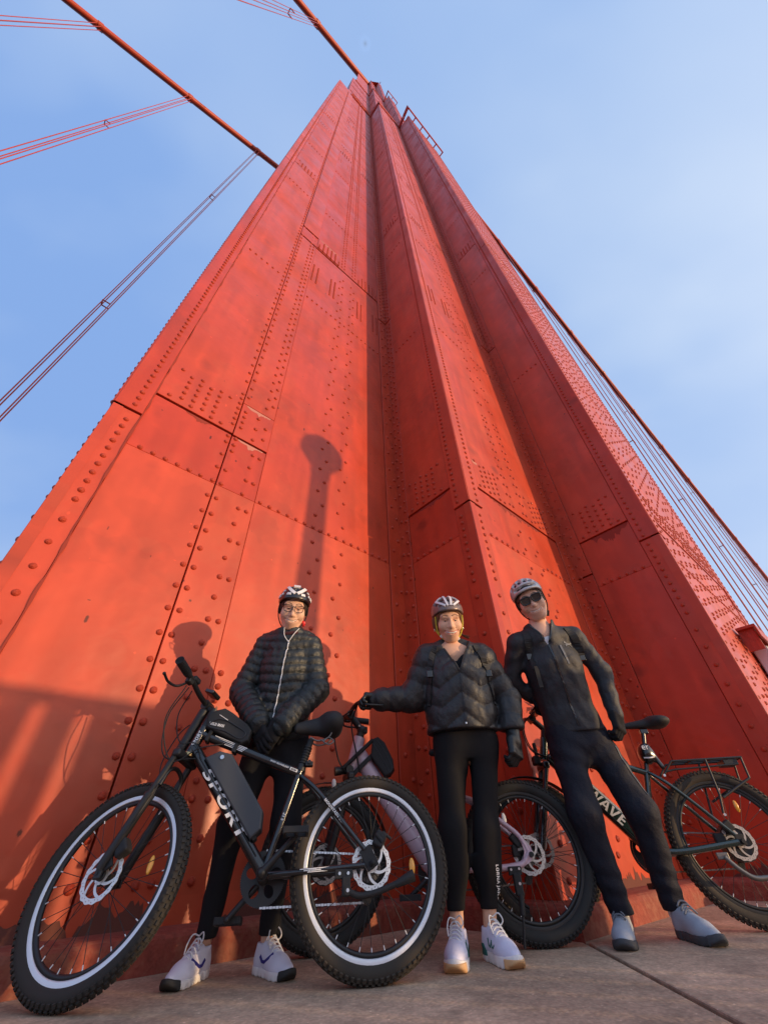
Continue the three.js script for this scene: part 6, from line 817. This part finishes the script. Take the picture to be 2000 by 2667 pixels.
  for (const s of [-1, 1]) { const pts = s < 0 ? [[0.925, 1.475], [0.925, 1.40], [0.93, 1.32], [0.935, 1.24]] : [[1.205, 1.495], [1.245, 1.42], [1.27, 1.33], [1.285, 1.23], [1.285, 1.15]]; mesh('backpack_strap', B.rel(ribbon(onSurface(jf, pts, -2.35, 0.005, 24), t => t < 0.55 ? 0.046 : 0.026, 0.008)), blackMatt, P); const bq = s < 0 ? [0.929, 1.315] : [1.272, 1.315], bu = onSurface(jf, [bq, [bq[0], bq[1] + 0.001]], -2.35, 0.011, 1)[0]; mesh('strap_buckle', B.rel(box(bu.p.toArray(), [0.036, 0.042, 0.012], 0.004)), blackGloss, P); }
  mesh('hanging_strap', B.rel(ribbon([0, 1, 2, 3].map(i => ({ p: V(0.938 + i * 0.002, 1.25 - i * 0.042, -2.632 - i * 0.006), n: V(0, 0, 1) })), 0.026, 0.004)), blackMatt, P);
  mesh('backpack', B.rel(nets(rbox([1.10, 1.22, -2.885], [0.145, 0.21, 0.06], 0.05), [0.92, 0.96, -2.98], [1.28, 1.48, -2.79], 0.012)), blackMatt, P);
  const pf = (() => { const a = union(0.05, spine([[[1.13, 0.83, -2.80], 0.165, 0.115], [[1.125, 0.94, -2.79], 0.16, 0.11]], [1, 0, 0]), cap(J.hipL, J.knL, 0.096, 0.078), cap(J.knL, J.anL, 0.078, 0.056), cap(J.hipR, J.knR, 0.096, 0.078), cap(J.knR, J.anR, 0.078, 0.056)); return (x, y, z) => { let d = a(x, y, z); if (Math.abs(d) < 0.025) { d += 0.016 * (fbm(x * 14 + y * 5, y * 9, z * 14, 3) - 0.5); d += 0.0035 * Math.sin((y + 0.25 * (x - 1.13)) * 95) * Math.exp(-(((y - 0.20) / 0.10) ** 2)); d += 0.004 * Math.sin((y - 0.5 * Math.abs(x - 1.13)) * 60) * Math.exp(-(((y - 0.74) / 0.09) ** 2)); } return smax(d, 0.098 - y, 0.005); }; })();
  garmentMesh('trousers', pf, [J.hipL, J.hipR, J.knL, J.knR, J.anL, J.anR, [1.13, 0.97, -2.8]], 0.12, 0.0085, trouser, B);
  mesh('trouser_stripe', B.rel(ribbon(onSurface(pf, [[1.302, 0.80], [1.318, 0.72], [1.345, 0.64], [1.372, 0.56]], -2.4, 0.002, 20), 0.016, 0.002)), phys({ rgb: [0.045, 0.05, 0.06], roughness: 0.6 }), P);
  mesh('glove', B.rel(placeHand(handGeo(1, [0.6, 1.0, 0.7], 0.03, 1.25), J.wrR, [-0.18, -0.96, 0.20], [-0.7, -0.1, -0.7], 1.05)), knit, P);
  mesh('glove', B.rel(placeHand(handGeo(-1, [1.0, 1.2, 0.7], 0.03, 1.12), J.wrL, [0.55, -0.45, -0.10], [-0.3, -0.75, -0.4], 1.0)), knit, P);
  shoe(B, 'shoe', [1.095, 0, -2.84], [0.975, 0, -2.60], { L: 0.275, w: 1.08, stack: 0.032, upper: mesh3, sole: soleDark, toeMat: soleDark, toeZ: 0.255, toeH: 0.05, lace: lace2, rows: 3, laceR: 0.0042 });
  shoe(B, 'shoe', [1.378, 0, -2.92], [1.408, 0, -2.60], { L: 0.295, w: 1.06, stack: 0.032, upper: mesh3, sole: soleDark, toeMat: soleDark, toeZ: 0.255, toeH: 0.05, lace: lace2, rows: 3, laceR: 0.0042 });
  for (const g of [cyl([1.077, 0.075, -2.79], [1.076, 0.128, -2.785], 0.033, 0.035, 18), cyl([1.376, 0.075, -2.86], [1.376, 0.128, -2.855], 0.033, 0.035, 18)]) mesh('sock', B.rel(g), phys({ rgb: [0.7, 0.7, 0.72], roughness: 0.9 }), P);
  const v = []; for (const s of [-1, 1]) v.push([[s * 0.16, 0.62, 0.78], 0.0135, [s * 0.22, 0.84, 0.42]], [[s * 0.44, 0.56, 0.70], 0.0135, [s * 0.52, 0.74, 0.30]], [[s * 0.70, 0.42, 0.55], 0.013, [s * 0.78, 0.54, 0.15]], [[s * 0.24, 0.31, 0.92], 0.0115, [s * 0.56, 0.28, 0.80]]); v.push([[-0.24, 0.31, 0.92], 0.0115, [0.24, 0.31, 0.92]]);
  const H = mesh('helmet', B.toH(helmetShell(0.001, brimCut, v)), phys({ rgb: [0.52, 0.50, 0.49], roughness: 0.3, metalness: 0.25 }), P); H.userData.label = 'silver vented cycling helmet'; mesh('helmet_liner', B.toH(helmetShell(-0.012, brimCut, [], 0.005)), blackMatt, H);
  mesh('helmet_strap', B.toH(merge([-1, 1].flatMap(s => [tube([[s * 0.088, 0.03, 0.03], [s * 0.084, -0.05, 0.012], [s * 0.058, -0.10, 0.02], [s * 0.02, -0.128, 0.035]], 0.0038, 20, 6)]))), blackMatt, H); mesh('strap_buckle', B.toH(box([0.058, -0.105, 0.02], [0.02, 0.035, 0.012], 0.004, [0, 0, -0.5])), blackMatt, H);
  const gl = sub('sunglasses', P); { const fr = [], lens = []; for (const s of [-1, 1]) { const c = [[0.0065, 0.010], [0.009, 0.018], [0.018, 0.021], [0.036, 0.022], [0.054, 0.0205], [0.061, 0.017], [0.062, 0.008], [0.059, -0.010], [0.053, -0.018], [0.043, -0.0215], [0.030, -0.022], [0.019, -0.020], [0.012, -0.014], [0.008, -0.004]].map(([x, y]) => V(s * x, y + 0.006, 0.112 - (Math.abs(x) * 0.34) ** 1.4)); fr.push(tube(c, 0.0042, 50, 7, true)); fr.push(cyl([s * 0.062, 0.018, 0.096], [s * 0.085, 0.012, -0.005], 0.0042)); lens.push(new THREE.ShapeGeometry(new THREE.Shape(c.map(p => new THREE.Vector2(p.x, p.y)))).translate(0, 0, 0.106)); } fr.push(tube([[-0.008, 0.016, 0.112], [0, 0.019, 0.114], [0.008, 0.016, 0.112]], 0.0042)); mesh('frame', B.toH(merge(fr)), blackGloss, gl); for (const l of lens) mesh('lens', B.toH(l), lensDark, gl); }
}

renderer.render(scene, camera);
